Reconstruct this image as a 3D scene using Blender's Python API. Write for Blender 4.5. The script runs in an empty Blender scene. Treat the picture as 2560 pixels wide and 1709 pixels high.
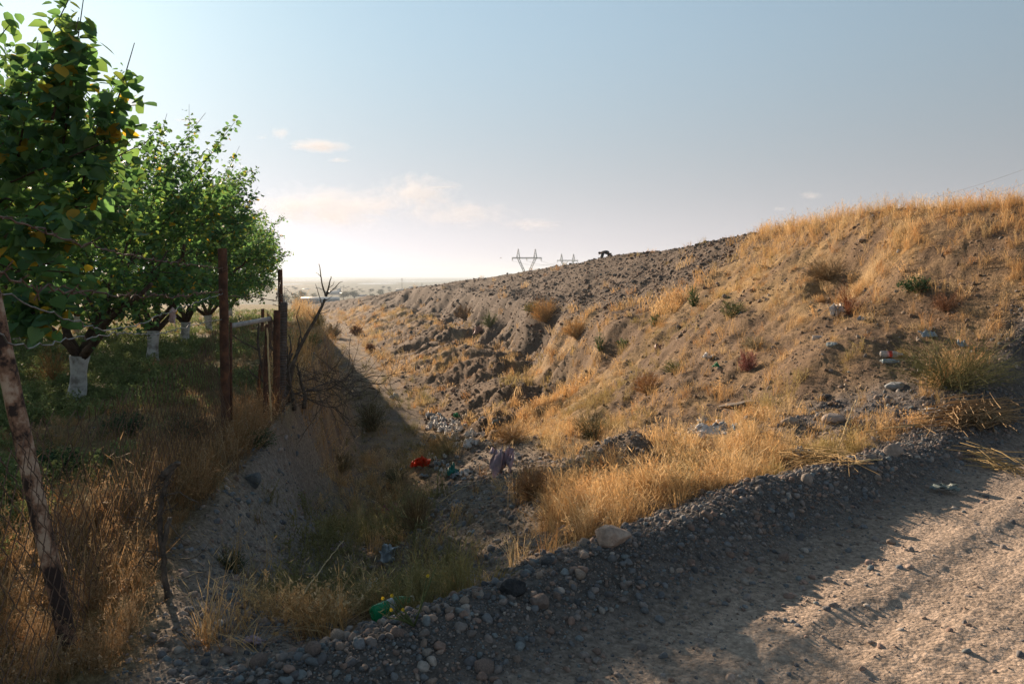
import bpy, bmesh, math, random
import numpy as np
from mathutils import Vector, Matrix, Euler

R = math.radians
scene = bpy.context.scene
COL = scene.collection

# ------------------------------------------------------------------ camera
FOC = 1991.0            # focal length in photograph pixels (2560 wide)
CU, CV, EYE = 1280.0, 689.0, 1.6
cam_d = bpy.data.cameras.new('camera')
cam_d.sensor_width = 36.0
cam_d.lens = FOC / 2560.0 * 36.0
cam_d.shift_y = -(854.5 - CV) / 2560.0
cam_d.clip_start = 0.05
cam_d.clip_end = 80000.0
cam = bpy.data.objects.new('camera', cam_d)
cam.location = (0, 0, EYE)
cam.rotation_euler = (R(90), 0, 0)
COL.objects.link(cam)
scene.camera = cam

# ------------------------------------------------------------------ sky and sun
SUN_AZ, SUN_EL = R(-32.0), R(16.5)      # azimuth from +Y, negative to the left
world = bpy.data.worlds.new('World')
scene.world = world
world.use_nodes = True
wn = world.node_tree
wn.nodes.clear()
w_out = wn.nodes.new('ShaderNodeOutputWorld')
w_bg = wn.nodes.new('ShaderNodeBackground')
w_sky = wn.nodes.new('ShaderNodeTexSky')
w_sky.sky_type = 'NISHITA'
w_sky.sun_disc = False
w_sky.sun_elevation = SUN_EL
w_sky.sun_rotation = SUN_AZ
w_sky.altitude = 900
w_sky.air_density = 1.0
w_sky.dust_density = 0.32
w_sky.ozone_density = 1.6
w_tint = wn.nodes.new('ShaderNodeMix')
w_tint.data_type = 'RGBA'
w_tint.blend_type = 'MULTIPLY'
w_tint.inputs[0].default_value = 1.0
w_tint.inputs[7].default_value = (0.70, 1.0, 0.93, 1)
wn.links.new(w_sky.outputs[0], w_tint.inputs[6])
# aerosol near the horizon: the same all round, greys the low sky
w_bw = wn.nodes.new('ShaderNodeRGBToBW')
wn.links.new(w_sky.outputs[0], w_bw.inputs[0])
w_mauve = wn.nodes.new('ShaderNodeMix'); w_mauve.data_type = 'RGBA'; w_mauve.blend_type = 'MULTIPLY'
w_mauve.inputs[0].default_value = 1.0
w_mauve.inputs[7].default_value = (0.25, 0.23, 0.252, 1)
wn.links.new(w_bw.outputs[0], w_mauve.inputs[6])
w_tc = wn.nodes.new('ShaderNodeTexCoord')
w_sep = wn.nodes.new('ShaderNodeSeparateXYZ')
wn.links.new(w_tc.outputs['Generated'], w_sep.inputs[0])
w_fac = wn.nodes.new('ShaderNodeMapRange'); w_fac.interpolation_type = 'SMOOTHSTEP'
w_fac.inputs['From Min'].default_value = 0.0; w_fac.inputs['From Max'].default_value = 0.42
w_fac.inputs['To Min'].default_value = 0.96; w_fac.inputs['To Max'].default_value = 0.0
wn.links.new(w_sep.outputs[2], w_fac.inputs['Value'])
w_mix = wn.nodes.new('ShaderNodeMix'); w_mix.data_type = 'RGBA'
wn.links.new(w_fac.outputs[0], w_mix.inputs[0])
w_hs = wn.nodes.new('ShaderNodeHueSaturation'); w_hs.inputs['Saturation'].default_value = 0.62; w_hs.inputs['Value'].default_value = 0.48
wn.links.new(w_tint.outputs[2], w_hs.inputs['Color'])
wn.links.new(w_hs.outputs[0], w_mix.inputs[6]); wn.links.new(w_mauve.outputs[2], w_mix.inputs[7])
wn.links.new(w_mix.outputs[2], w_bg.inputs[0])
w_bg.inputs[1].default_value = 0.14
wn.links.new(w_bg.outputs[0], w_out.inputs[0])

sun_d = bpy.data.lights.new('sun', 'SUN')
sun_d.energy = 5.0
sun_d.angle = R(0.53)
sun_d.color = (1.0, 0.77, 0.56)
sun = bpy.data.objects.new('sun', sun_d)
sdir = Vector((math.sin(SUN_AZ) * math.cos(SUN_EL), math.cos(SUN_AZ) * math.cos(SUN_EL), math.sin(SUN_EL)))
sun.rotation_euler = (-sdir).to_track_quat('-Z', 'Y').to_euler()
sun.location = (-30, 50, 40)
COL.objects.link(sun)

scene.view_settings.view_transform = 'Standard'
scene.view_settings.look = 'None'
scene.view_settings.exposure = 1.2
scene.view_settings.gamma = 1.0
scene.view_settings.use_curve_mapping = False

cy = scene.cycles
scene.render.engine = 'CYCLES'
cy.use_denoising = True
cy.max_bounces = 6
cy.diffuse_bounces = 3
cy.glossy_bounces = 2
cy.transmission_bounces = 5
cy.transparent_max_bounces = 12
cy.volume_bounces = 2
cy.sample_clamp_indirect = 4.0

# ------------------------------------------------------------------ helpers
rng = np.random.default_rng(7)
random.seed(7)

def px(u, v, Y):
    """point at depth Y on the line of sight through a photograph pixel"""
    return Vector(((u - CU) / FOC * Y, Y, EYE - (v - CV) / FOC * Y))

def tag(o, label=None, cat=None, group=None, kind=None):
    if label: o['label'] = label
    if cat: o['category'] = cat
    if group: o['group'] = group
    if kind: o['kind'] = kind
    return o

def link(o, parent=None):
    COL.objects.link(o)
    if parent is not None:
        o.parent = parent
    return o

def empty(name, loc=(0, 0, 0), rot=(0, 0, 0)):
    o = bpy.data.objects.new(name, None)
    o.empty_display_size = 0.1
    o.location = loc
    o.rotation_euler = rot
    return link(o)

def mesh_np(name, verts, faces, mat=None, smooth=False, cols=None):
    """faces: (n,k) int array, all the same k, or a list of such arrays"""
    me = bpy.data.meshes.new(name)
    verts = np.asarray(verts, dtype=np.float32).reshape(-1, 3)
    fl = faces if isinstance(faces, list) else [faces]
    fl = [np.asarray(f, dtype=np.int32) for f in fl if len(f)]
    me.vertices.add(len(verts))
    me.vertices.foreach_set('co', verts.ravel())
    tot = sum(f.size for f in fl)
    npoly = sum(len(f) for f in fl)
    me.loops.add(tot)
    me.loops.foreach_set('vertex_index', np.concatenate([f.ravel() for f in fl]))
    me.polygons.add(npoly)
    lens = np.concatenate([np.full(len(f), f.shape[1], np.int32) for f in fl])
    starts = np.concatenate([[0], np.cumsum(lens)[:-1]]).astype(np.int32)
    me.polygons.foreach_set('loop_start', starts)
    me.polygons.foreach_set('loop_total', lens)
    if smooth:
        me.polygons.foreach_set('use_smooth', np.ones(npoly, dtype=bool))
    if cols is not None:
        a = me.color_attributes.new('col', 'FLOAT_COLOR', 'POINT')
        c = np.ones((len(verts), 4), np.float32)
        c[:, :3] = cols
        a.data.foreach_set('color', c.ravel())
    me.update(calc_edges=True)
    if mat is not None:
        me.materials.append(mat)
    return me

def obj(name, me, parent=None, loc=None, rot=None, scale=None):
    o = bpy.data.objects.new(name, me)
    if loc is not None: o.location = loc
    if rot is not None: o.rotation_euler = rot
    if scale is not None: o.scale = scale if hasattr(scale, '__len__') else (scale,) * 3
    return link(o, parent)

class MB:
    """collects simple shapes into one mesh"""
    def __init__(s): s.v = []; s.f4 = []; s.f3 = []; s.n = 0; s.c = []
    def add(s, v, f4=(), f3=(), col=None):
        v = np.asarray(v, float).reshape(-1, 3)
        if len(f4): s.f4.append(np.asarray(f4, int) + s.n)
        if len(f3): s.f3.append(np.asarray(f3, int) + s.n)
        s.v.append(v); s.n += len(v)
        s.c.append(np.tile(np.asarray(col if col is not None else (1, 1, 1), float), (len(v), 1)))
        return s
    def box(s, c, size, rot=None, col=None):
        h = np.asarray(size, float) / 2
        v = np.array([[x, y, z] for z in (-1, 1) for y in (-1, 1) for x in (-1, 1)], float) * h
        if rot is not None:
            m = np.array(Euler(rot).to_matrix()); v = v @ m.T
        return s.add(v + np.asarray(c, float), [[0, 2, 3, 1], [4, 5, 7, 6], [0, 1, 5, 4], [2, 6, 7, 3], [0, 4, 6, 2], [1, 3, 7, 5]], col=col)
    def tube(s, pts, rad, n=6, cap=True, col=None):
        pts = np.asarray([tuple(p) for p in pts], float)
        k = len(pts)
        rad = np.broadcast_to(np.asarray(rad, float), (k,))
        t = np.gradient(pts, axis=0)
        t /= np.linalg.norm(t, axis=1, keepdims=True) + 1e-12
        ref = np.array([0, 0, 1.0]) if abs(t[:, 2]).mean() < 0.8 else np.array([1.0, 0, 0])
        a = np.cross(t, ref); a /= np.linalg.norm(a, axis=1, keepdims=True) + 1e-12
        b = np.cross(t, a)
        ang = np.linspace(0, 2 * np.pi, n, endpoint=False)
        ring = a[:, None, :] * np.cos(ang)[None, :, None] + b[:, None, :] * np.sin(ang)[None, :, None]
        v = pts[:, None, :] + ring * rad[:, None, None]
        i = np.arange(k - 1)[:, None] * n; j = np.arange(n)[None, :]; j2 = (j + 1) % n
        f = np.stack([i + j, i + j2, i + n + j2, i + n + j], -1).reshape(-1, 4)
        v = v.reshape(-1, 3)
        f3 = []
        if cap:
            v = np.vstack([v, pts[0], pts[-1]])
            c0, c1 = k * n, k * n + 1
            for q in range(n):
                f3.append([c0, (q + 1) % n, q]); f3.append([c1, (k - 1) * n + q, (k - 1) * n + (q + 1) % n])
        return s.add(v, f, f3, col=col)
    def lathe(s, prof, n=12, mat=None, col=None):
        """prof: list of (radius, z); mat: 4x4 placement"""
        prof = np.asarray(prof, float)
        ang = np.linspace(0, 2 * np.pi, n, endpoint=False)
        v = np.stack([prof[:, None, 0] * np.cos(ang), prof[:, None, 0] * np.sin(ang), np.repeat(prof[:, 1:2], n, 1)], -1).reshape(-1, 3)
        if mat is not None:
            m = np.array(mat); v = v @ m[:3, :3].T + m[:3, 3]
        k = len(prof)
        i = np.arange(k - 1)[:, None] * n; j = np.arange(n)[None, :]; j2 = (j + 1) % n
        f = np.stack([i + j, i + j2, i + n + j2, i + n + j], -1).reshape(-1, 4)
        return s.add(v, f, col=col)
    def mesh(s, name, mat=None, smooth=False, use_col=False):
        fl = []
        if s.f4: fl.append(np.vstack(s.f4))
        if s.f3: fl.append(np.vstack(s.f3))
        return mesh_np(name, np.vstack(s.v), fl, mat, smooth, np.vstack(s.c) if use_col else None)
    def build(s, name, mat, parent=None, smooth=False, use_col=False, **k):
        return obj(name, s.mesh(name, mat, smooth, use_col), parent, **k)

# ---- noise
_perm = np.random.default_rng(3).random((256, 256)).astype(np.float32)
def vnoise(x, y):
    xi = np.floor(x).astype(np.int64); yi = np.floor(y).astype(np.int64)
    fx = x - xi; fy = y - yi
    fx = fx * fx * (3 - 2 * fx); fy = fy * fy * (3 - 2 * fy)
    a = _perm[xi & 255, yi & 255]; b = _perm[(xi + 1) & 255, yi & 255]
    c = _perm[xi & 255, (yi + 1) & 255]; d = _perm[(xi + 1) & 255, (yi + 1) & 255]
    return (a * (1 - fx) + b * fx) * (1 - fy) + (c * (1 - fx) + d * fx) * fy
def fbm(x, y, oct=4, lac=2.03, gain=0.5):
    """0..1-ish, mean 0.5"""
    s = 0; a = 1; t = 0
    for i in range(oct):
        s = s + a * vnoise(x + 17.3 * i, y + 9.1 * i); t += a
        x = x * lac; y = y * lac; a *= gain
    return s / t
def sstep(x, a, b):
    t = np.clip((x - a) / (b - a), 0, 1)
    return t * t * (3 - 2 * t)
def smax(a, b, k):
    h = np.clip(0.5 + 0.5 * (a - b) / k, 0, 1)
    return b * (1 - h) + a * h + k * h * (1 - h)
def smin(a, b, k):
    return -smax(-a, -b, k)

# ---- materials
def new_mat(name):
    m = bpy.data.materials.new(name)
    m.use_nodes = True
    nt = m.node_tree
    return m, nt, nt.nodes['Principled BSDF']
def nd(nt, t, **k):
    n = nt.nodes.new(t)
    for a, b in k.items(): setattr(n, a, b)
    return n
def noise_mat(name, c1, c2, scale=8.0, rough=0.85, bump=0.0, bscale=None, metal=0.0, c3=None, detail=6.0, coord='Object', rnd=0.0, spec=0.3, trans=0.0, tscale=None):
    """two (three) colours mixed by noise, fine bump; rnd = brightness change per object"""
    m, nt, bs = new_mat(name)
    tc = nd(nt, 'ShaderNodeTexCoord')
    no = nd(nt, 'ShaderNodeTexNoise'); no.inputs['Scale'].default_value = scale; no.inputs['Detail'].default_value = detail
    no.inputs['Roughness'].default_value = 0.65
    nt.links.new(tc.outputs[coord], no.inputs['Vector'])
    cr = nd(nt, 'ShaderNodeValToRGB')
    cr.color_ramp.elements[0].position = 0.35; cr.color_ramp.elements[0].color = (*c1, 1)
    cr.color_ramp.elements[1].position = 0.65; cr.color_ramp.elements[1].color = (*c2, 1)
    if c3 is not None:
        e = cr.color_ramp.elements.new(0.5); e.color = (*c3, 1)
    nt.links.new(no.outputs['Fac'], cr.inputs['Fac'])
    out = cr.outputs['Color']
    if rnd > 0:
        oi = nd(nt, 'ShaderNodeObjectInfo')
        mr = nd(nt, 'ShaderNodeMapRange'); mr.inputs['To Min'].default_value = 1 - rnd; mr.inputs['To Max'].default_value = 1 + rnd
        nt.links.new(oi.outputs['Random'], mr.inputs['Value'])
        hs = nd(nt, 'ShaderNodeHueSaturation')
        nt.links.new(out, hs.inputs['Color']); nt.links.new(mr.outputs['Result'], hs.inputs['Value'])
        out = hs.outputs['Color']
    nt.links.new(out, bs.inputs['Base Color'])
    bs.inputs['Roughness'].default_value = rough
    bs.inputs['Metallic'].default_value = metal
    bs.inputs['Specular IOR Level'].default_value = spec
    if bump > 0:
        n2 = nd(nt, 'ShaderNodeTexNoise'); n2.inputs['Scale'].default_value = bscale or scale * 3; n2.inputs['Detail'].default_value = 8
        nt.links.new(tc.outputs[coord], n2.inputs['Vector'])
        bp = nd(nt, 'ShaderNodeBump'); bp.inputs['Strength'].default_value = bump; bp.inputs['Distance'].default_value = 0.02
        nt.links.new(n2.outputs['Fac'], bp.inputs['Height']); nt.links.new(bp.outputs['Normal'], bs.inputs['Normal'])
    if trans > 0:
        tr = nd(nt, 'ShaderNodeBsdfTranslucent'); nt.links.new(out, tr.inputs['Color'])
        mx = nd(nt, 'ShaderNodeMixShader'); mx.inputs[0].default_value = trans
        nt.links.new(bs.outputs[0], mx.inputs[1]); nt.links.new(tr.outputs[0], mx.inputs[2])
        nt.links.new(mx.outputs[0], nt.nodes['Material Output'].inputs['Surface'])
    return m
def col_mat(name, rough=0.8, trans=0.0, attr='col', instancer=False, jitter=0.0, spec=0.3, tmul=None):
    """base colour from a colour attribute, optionally see-through to light (leaves, straw)"""
    m, nt, bs = new_mat(name)
    at = nd(nt, 'ShaderNodeAttribute'); at.attribute_name = attr
    if instancer: at.attribute_type = 'INSTANCER'
    out = at.outputs['Color']
    if jitter > 0:
        tc = nd(nt, 'ShaderNodeTexCoord')
        no = nd(nt, 'ShaderNodeTexNoise'); no.inputs['Scale'].default_value = 60; no.inputs['Detail'].default_value = 4
        nt.links.new(tc.outputs['Object'], no.inputs['Vector'])
        mr = nd(nt, 'ShaderNodeMapRange'); mr.inputs['From Min'].default_value = 0.3; mr.inputs['From Max'].default_value = 0.7
        mr.inputs['To Min'].default_value = 1 - jitter; mr.inputs['To Max'].default_value = 1 + jitter
        nt.links.new(no.outputs['Fac'], mr.inputs['Value'])
        hs = nd(nt, 'ShaderNodeHueSaturation')
        nt.links.new(out, hs.inputs['Color']); nt.links.new(mr.outputs['Result'], hs.inputs['Value'])
        out = hs.outputs['Color']
    nt.links.new(out, bs.inputs['Base Color'])
    bs.inputs['Roughness'].default_value = rough
    bs.inputs['Specular IOR Level'].default_value = spec
    if trans > 0:
        tr = nd(nt, 'ShaderNodeBsdfTranslucent')
        if tmul is not None:
            mu = nd(nt, 'ShaderNodeMix', data_type='RGBA', blend_type='MULTIPLY'); mu.inputs[0].default_value = 1; mu.inputs[7].default_value = (*tmul, 1)
            nt.links.new(out, mu.inputs[6]); nt.links.new(mu.outputs[2], tr.inputs['Color'])
        else:
            nt.links.new(out, tr.inputs['Color'])
        mx = nd(nt, 'ShaderNodeMixShader'); mx.inputs[0].default_value = trans
        nt.links.new(bs.outputs[0], mx.inputs[1]); nt.links.new(tr.outputs[0], mx.inputs[2])
        nt.links.new(mx.outputs[0], nt.nodes['Material Output'].inputs['Surface'])
    return m
# ------------------------------------------------------------------ terrain
def crv(pts):
    a = np.array(pts, float)
    return lambda y: np.interp(y, a[:, 0], a[:, 1])
def smooth_crv(pts, n=4000, w=60):
    """interpolation rounded off in log distance"""
    a = np.array(pts, float)
    g = np.linspace(np.log(0.5), np.log(400), n)
    z = np.interp(np.exp(g), a[:, 0], a[:, 1])
    k = np.hanning(2 * w + 1); k /= k.sum()
    z = np.convolve(np.pad(z, w, 'edge'), k, 'valid')
    return lambda y: np.interp(np.log(np.clip(y, 0.5, 400)), g, z)

crest_x = smooth_crv([(5, 9.2), (8, 8.1), (9.5, 7.45), (11.3, 6.75), (12.6, 6.45), (15.6, 6.25), (22, 6.35), (35, 6.9), (46, 5.7), (65, 0.9), (85, -8.1), (120, -24.6), (160, -42), (400, -150)])
crest_z = smooth_crv([(5, 2.45), (9.5, 2.52), (11.3, 2.66), (14, 2.76), (46, 2.72), (65, 1.95), (85, 0.66), (120, -1.9), (160, -4.2), (300, -15.2), (400, -15.3)])
floor_x = smooth_crv([(3, -0.75), (5.4, -1.0), (9.7, -1.75), (12, -1.9), (19.6, -2.3), (25.5, -2.7), (36, -5.1), (50, -8.9), (79, -16), (120, -29), (160, -45), (400, -155)])
floor_z = smooth_crv([(2.9, 0.0), (4.2, -0.35), (5.4, -0.75), (8, -1.35), (12, -2.05), (19.6, -2.95), (25, -3.1), (50, -3.4), (80, -3.6), (120, -4.2), (160, -5.6), (300, -15.4), (400, -15.4)])
bank_x = smooth_crv([(2, -1.4), (3.5, -1.55), (5, -2.0), (6.5, -2.25), (8, -2.45), (9.2, -2.62), (12, -3.2), (17, -4.2), (25, -5.9), (36, -9.0), (50, -13), (79, -21), (120, -34), (160, -50), (400, -170)])
bank_w = crv([(2, 1.0), (3.5, 0.75), (5, 0.7), (8, 0.6), (12, 0.7), (20, 1.0), (50, 2.2), (120, 4)])
orch_z = smooth_crv([(0.5, 0.0), (15, -0.02), (30, -0.25), (60, -1.0), (110, -2.4), (150, -4), (300, -15.1), (400, -15.1)])

# fill behind the berm: control points read as (u, v, depth)
_ctl = [(1330, 1425, 4.25), (1500, 1280, 5.2), (1300, 1250, 6.2), (1100, 1330, 6.3), (1250, 1095, 11), (970, 1200, 11),
        (1600, 1150, 8.5), (1800, 1100, 8.5), (1770, 1060, 10.5), (2000, 1090, 7.5), (2090, 1045, 8.0), (2245, 965, 9.0),
        (2200, 890, 9.8), (2050, 860, 10.5), (2400, 960, 8.5), (2540, 1015, 7.9), (1900, 950, 11), (1700, 950, 13),
        (1500, 1000, 15), (1450, 1080, 13.5), (1300, 1120, 15), (1100, 1150, 18), (925, 1547, 5.4), (930, 1350, 9.7),
        (975, 1285, 12), (1050, 1160, 19.0), (1250, 1165, 14.5), (1010, 1440, 5.8), (800, 1500, 5.2), (1180, 1180, 8.5), (1120, 1480, 4.6)]
_cp = np.array([tuple(px(*c)) for c in _ctl])
_cp = np.vstack([_cp, [(0.2, 3.5, 0.05), (2.0, 5.3, 0.05), (4.0, 7.2, 0.1), (6.0, 9.3, 0.6), (-0.7, 3.1, 0.0), (8, 11, 0.8), (9, 8, 0.5), (3, 20, -1.0), (0, 20, -2.7), (-2.3, 20, -2.95)]])
def _tps_k(r2): return 0.5 * r2 * np.log(r2 + 1e-9)
def _tps_fit(p):
    n = len(p); x = p[:, :2]
    d2 = ((x[:, None] - x[None]) ** 2).sum(-1)
    K = _tps_k(d2) + np.eye(n) * 0.02
    Pm = np.hstack([np.ones((n, 1)), x])
    A = np.zeros((n + 3, n + 3)); A[:n, :n] = K; A[:n, n:] = Pm; A[n:, :n] = Pm.T
    return np.linalg.solve(A, np.concatenate([p[:, 2], [0, 0, 0]]))
_tw = _tps_fit(_cp)
def fill_z(x, y):
    x = np.clip(x, -3, 9); y = np.clip(y, 2.5, 21)
    s = _tw[-3] + _tw[-2] * x + _tw[-1] * y
    for i in range(len(_cp)):
        s = s + _tw[i] * _tps_k((x - _cp[i, 0]) ** 2 + (y - _cp[i, 1]) ** 2)
    return s

BN = np.array([-0.672, 0.741]); BT = np.array([0.741, 0.672]); BO = np.array([0.19, 3.08])
def berm_d(x, y):
    return (x - BO[0]) * BN[0] + (y - BO[1]) * BN[1] + 0.15 * np.maximum(berm_a(x, y) - 7.2, 0) ** 2
def berm_a(x, y): return (x - BO[0]) * BT[0] + (y - BO[1]) * BT[1]

def regions(x, y):
    d = berm_d(x, y); a = berm_a(x, y)
    yy = np.maximum(y, 0.6)
    return d, a, crest_x(yy), floor_x(yy), bank_x(yy)

def height(x, y, fine=True):
    x = np.asarray(x, float); y = np.asarray(y, float)
    yy = np.maximum(y, 0.6)
    d, a, xc, xf, xl = regions(x, y)
    zc, zf = crest_z(yy), floor_z(yy)
    # right-hand side: embankment face over ditch floor / fill
    s_far = (zc - zf) / np.maximum(xc - xf - 0.9, 1.0)
    s = np.where(yy < 13, 0.86, 0.86 + (s_far - 0.86) * sstep(yy, 13, 21))
    wob = (fbm(x * 0.35 + 5, y * 0.22, 3) - 0.5) * 1.3 * sstep(yy, 9, 16)
    face = zc - s * (xc - x + wob)
    wb = sstep(yy, 17, 23) * (1 - sstep(yy, 75, 110))
    bb = (fbm(y * 0.25, x * 0.02 + 3, 3) - 0.5) * 0.8
    face = face + wb * (0.55 * np.exp(-((face + 0.15 + bb) / 0.45) ** 2) - 0.70 * np.exp(-((face + 1.0 + bb) / 0.5) ** 2))
    # gullies running down the lower bank, rills on the scree
    gl = 0.6 * fbm(y * 1.3 + x * 0.8, x * 0.16 + 7, 5, gain=0.6) + 0.4 * fbm(x * 0.9, y * 0.9, 5, gain=0.6)
    low = sstep(-face, -0.2, 0.9) * sstep(face - zf, 0.0, 0.6) * sstep(yy, 15, 20)
    face = face - low * np.clip(gl - 0.42, 0, 1) * 2.7
    rl = 0.6 * fbm(y * 2.6 + x * 1.5, x * 0.3, 4) + 0.4 * fbm(x * 1.7, y * 1.7, 4)
    face = face - (rl - 0.5) * 0.22 * sstep(face - zf, 0.2, 1.2) * sstep(yy, 12, 18)
    # dark hollow in the lower bank and dug-out on the near face
    face = face - 0.75 * np.exp(-(((y - 22.0) / 0.9) ** 2 + ((x - 1.15) / 0.8) ** 2))
    face = face - 0.55 * np.exp(-(((y - 13.0) / 0.8) ** 2 + ((x - 5.35) / 0.35) ** 2)) * (y < 40)
    # crest: rounded edge, then a nearly flat top falling away behind
    top = zc + (fbm(x * 0.5, y * 0.5, 3) - 0.5) * 0.22 - np.minimum(0.02 * np.maximum(x - xc - 0.6, 0), 1.5) - 0.02 * np.maximum(x - xc - 14, 0)
    face = smin(face, top, 0.35)
    base = zf + (fill_z(x, y) - zf) * (1 - sstep(yy, 15, 19.5))
    base = base + (fbm(x * 1.1, y * 0.8, 4) - 0.5) * 0.25 * sstep(yy, 4.2, 7)
    # heap of earth behind the berm
    base = base + 0.30 * np.exp(-(((x - 0.95) / 0.5) ** 2 + ((y - 7.0) / 0.6) ** 2)) * (0.75 + 0.5 * fbm(x * 3, y * 3, 3))
    right = smax(face, base, 0.3)
    # left bank
    zo = orch_z(yy) + (fbm(x * 0.6, y * 0.6, 4) - 0.5) * 0.16 * sstep(y, 3.4, 5)
    zo = zo + 0.10 * np.exp(-((x + 4.3 - 0.15 * (y - 8)) / 0.35) ** 2) * sstep(y, 4, 6)
    xe = np.minimum(xl + bank_w(yy), xf - 0.15)
    lump = (fbm(x * 1.3, y * 1.1, 4) - 0.5) * 0.5 * sstep(yy, 4, 7)
    t = np.clip((x + lump * 0.55 - xl) / np.maximum(xe - xl, 0.2), 0, 1)
    prof = 1 - (1 - t) ** 1.5
    prof = prof * prof * (3 - 2 * prof) * 0.5 + prof * 0.5
    rl_ = np.where(x < xf, zf + (fill_z(np.maximum(x, xf), y) - zf) * (1 - sstep(yy, 15, 19.5)), right)
    left = zo + (rl_ - zo) * prof
    z = np.where(x < xf, left, right)
    bl = sstep(x, xf - 0.25, xf + 0.35)
    z = np.where((x > xf - 0.25) & (x < xf + 0.35), left * (1 - bl) + right * bl, z)
    # road, then the berm on its edge
    rut = 0
    if fine:
        q = berm_d(x, y) + (fbm(a * 0.5, d * 0.5, 2) - 0.5) * 0.25
        for c, w, h in ((-0.62, 0.13, -0.014), (-0.38, 0.10, 0.012), (-1.5, 0.16, -0.014), (-1.22, 0.1, 0.010), (-0.15, 0.1, -0.008), (-2.3, 0.2, 0.010)):
            rut = rut + h * np.exp(-((q - c) / w) ** 2)
        lug = np.sin(a * 2 * np.pi / 0.11 + 6 * np.abs(q + 1.35)) * 0.008 * np.exp(-((q + 1.35) / 0.22) ** 4)
        lug = lug + np.sin(a * 2 * np.pi / 0.13 - 7 * np.abs(q + 0.75)) * 0.006 * np.exp(-((q + 0.75) / 0.2) ** 4)
        lug = lug * sstep(fbm(a * 1.2, d * 1.2 + 5, 3), 0.35, 0.6)
        rut = rut + lug + (fbm(a * 2, d * 13, 4) - 0.5) * 0.020 + (fbm(x * 16, y * 16, 4) - 0.5) * 0.010
    zr = rut + (fbm(x * 0.7, y * 0.7, 2) - 0.5) * 0.03
    wv = (fbm(a * 1.1 + 3, d * 0.0, 3) - 0.5)
    bh = (np.interp(a, [-2.2, -1.2, -0.3, 0.4, 1.0, 2.0, 3.0, 4.8, 7, 9], [0.02, 0.11, 0.12, 0.15, 0.22, 0.23, 0.19, 0.16, 0.16, 0.12]) + 0.09 * wv)
    dc = 0.60 - 0.22 * sstep(a, 4.2, 6.8) + 0.14 * (fbm(a * 0.9 + 11, d * 0, 2) - 0.5)
    bump = np.where(d < dc, np.exp(-((d - dc) / 0.27) ** 2), np.exp(-((d - dc) / 0.28) ** 2)) * bh
    side = sstep(d, 0.45 - 0.1 * sstep(a, 4, 6), 1.25 - 0.45 * sstep(a, 4, 6))
    z = zr * (1 - side) + z * side + bump
    if fine:
        rough = np.clip(side + bump * 2, 0, 1)
        z = z + rough * ((fbm(x * 5, y * 5, 5, gain=0.6) - 0.5) * 0.10 * sstep(d, 0.1, 1.0) + (fbm(x * 1.9 + 4, y * 1.9, 5, gain=0.62) - 0.5) * 0.26 * sstep(yy, 10, 14) * sstep(x, floor_x(yy), floor_x(yy) + 1.5) + (fbm(x * 22, y * 22, 3) - 0.5) * 0.022)
    # far: down to the plain
    rr = np.sqrt(x * x + y * y)
    far = sstep(rr, 170, 320)
    z = z * (1 - far) + far * (-15.0)
    return z
def gz(x, y): return float(height(np.array([x]), np.array([y]))[0])

def hit(u, v, y0=2.2, y1=160.0):
    """first terrain point behind a photograph pixel (for setting things down on the ground)"""
    ys = np.exp(np.linspace(np.log(y0), np.log(y1), 2600))
    xs = (u - CU) / FOC * ys
    zs = EYE - (v - CV) / FOC * ys
    b = height(xs, ys) - zs
    i = np.argmax(b > 0)
    if b[i] <= 0: i = len(ys) - 1
    return Vector((xs[i], ys[i], height(xs[i:i + 1], ys[i:i + 1])[0]))

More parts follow.
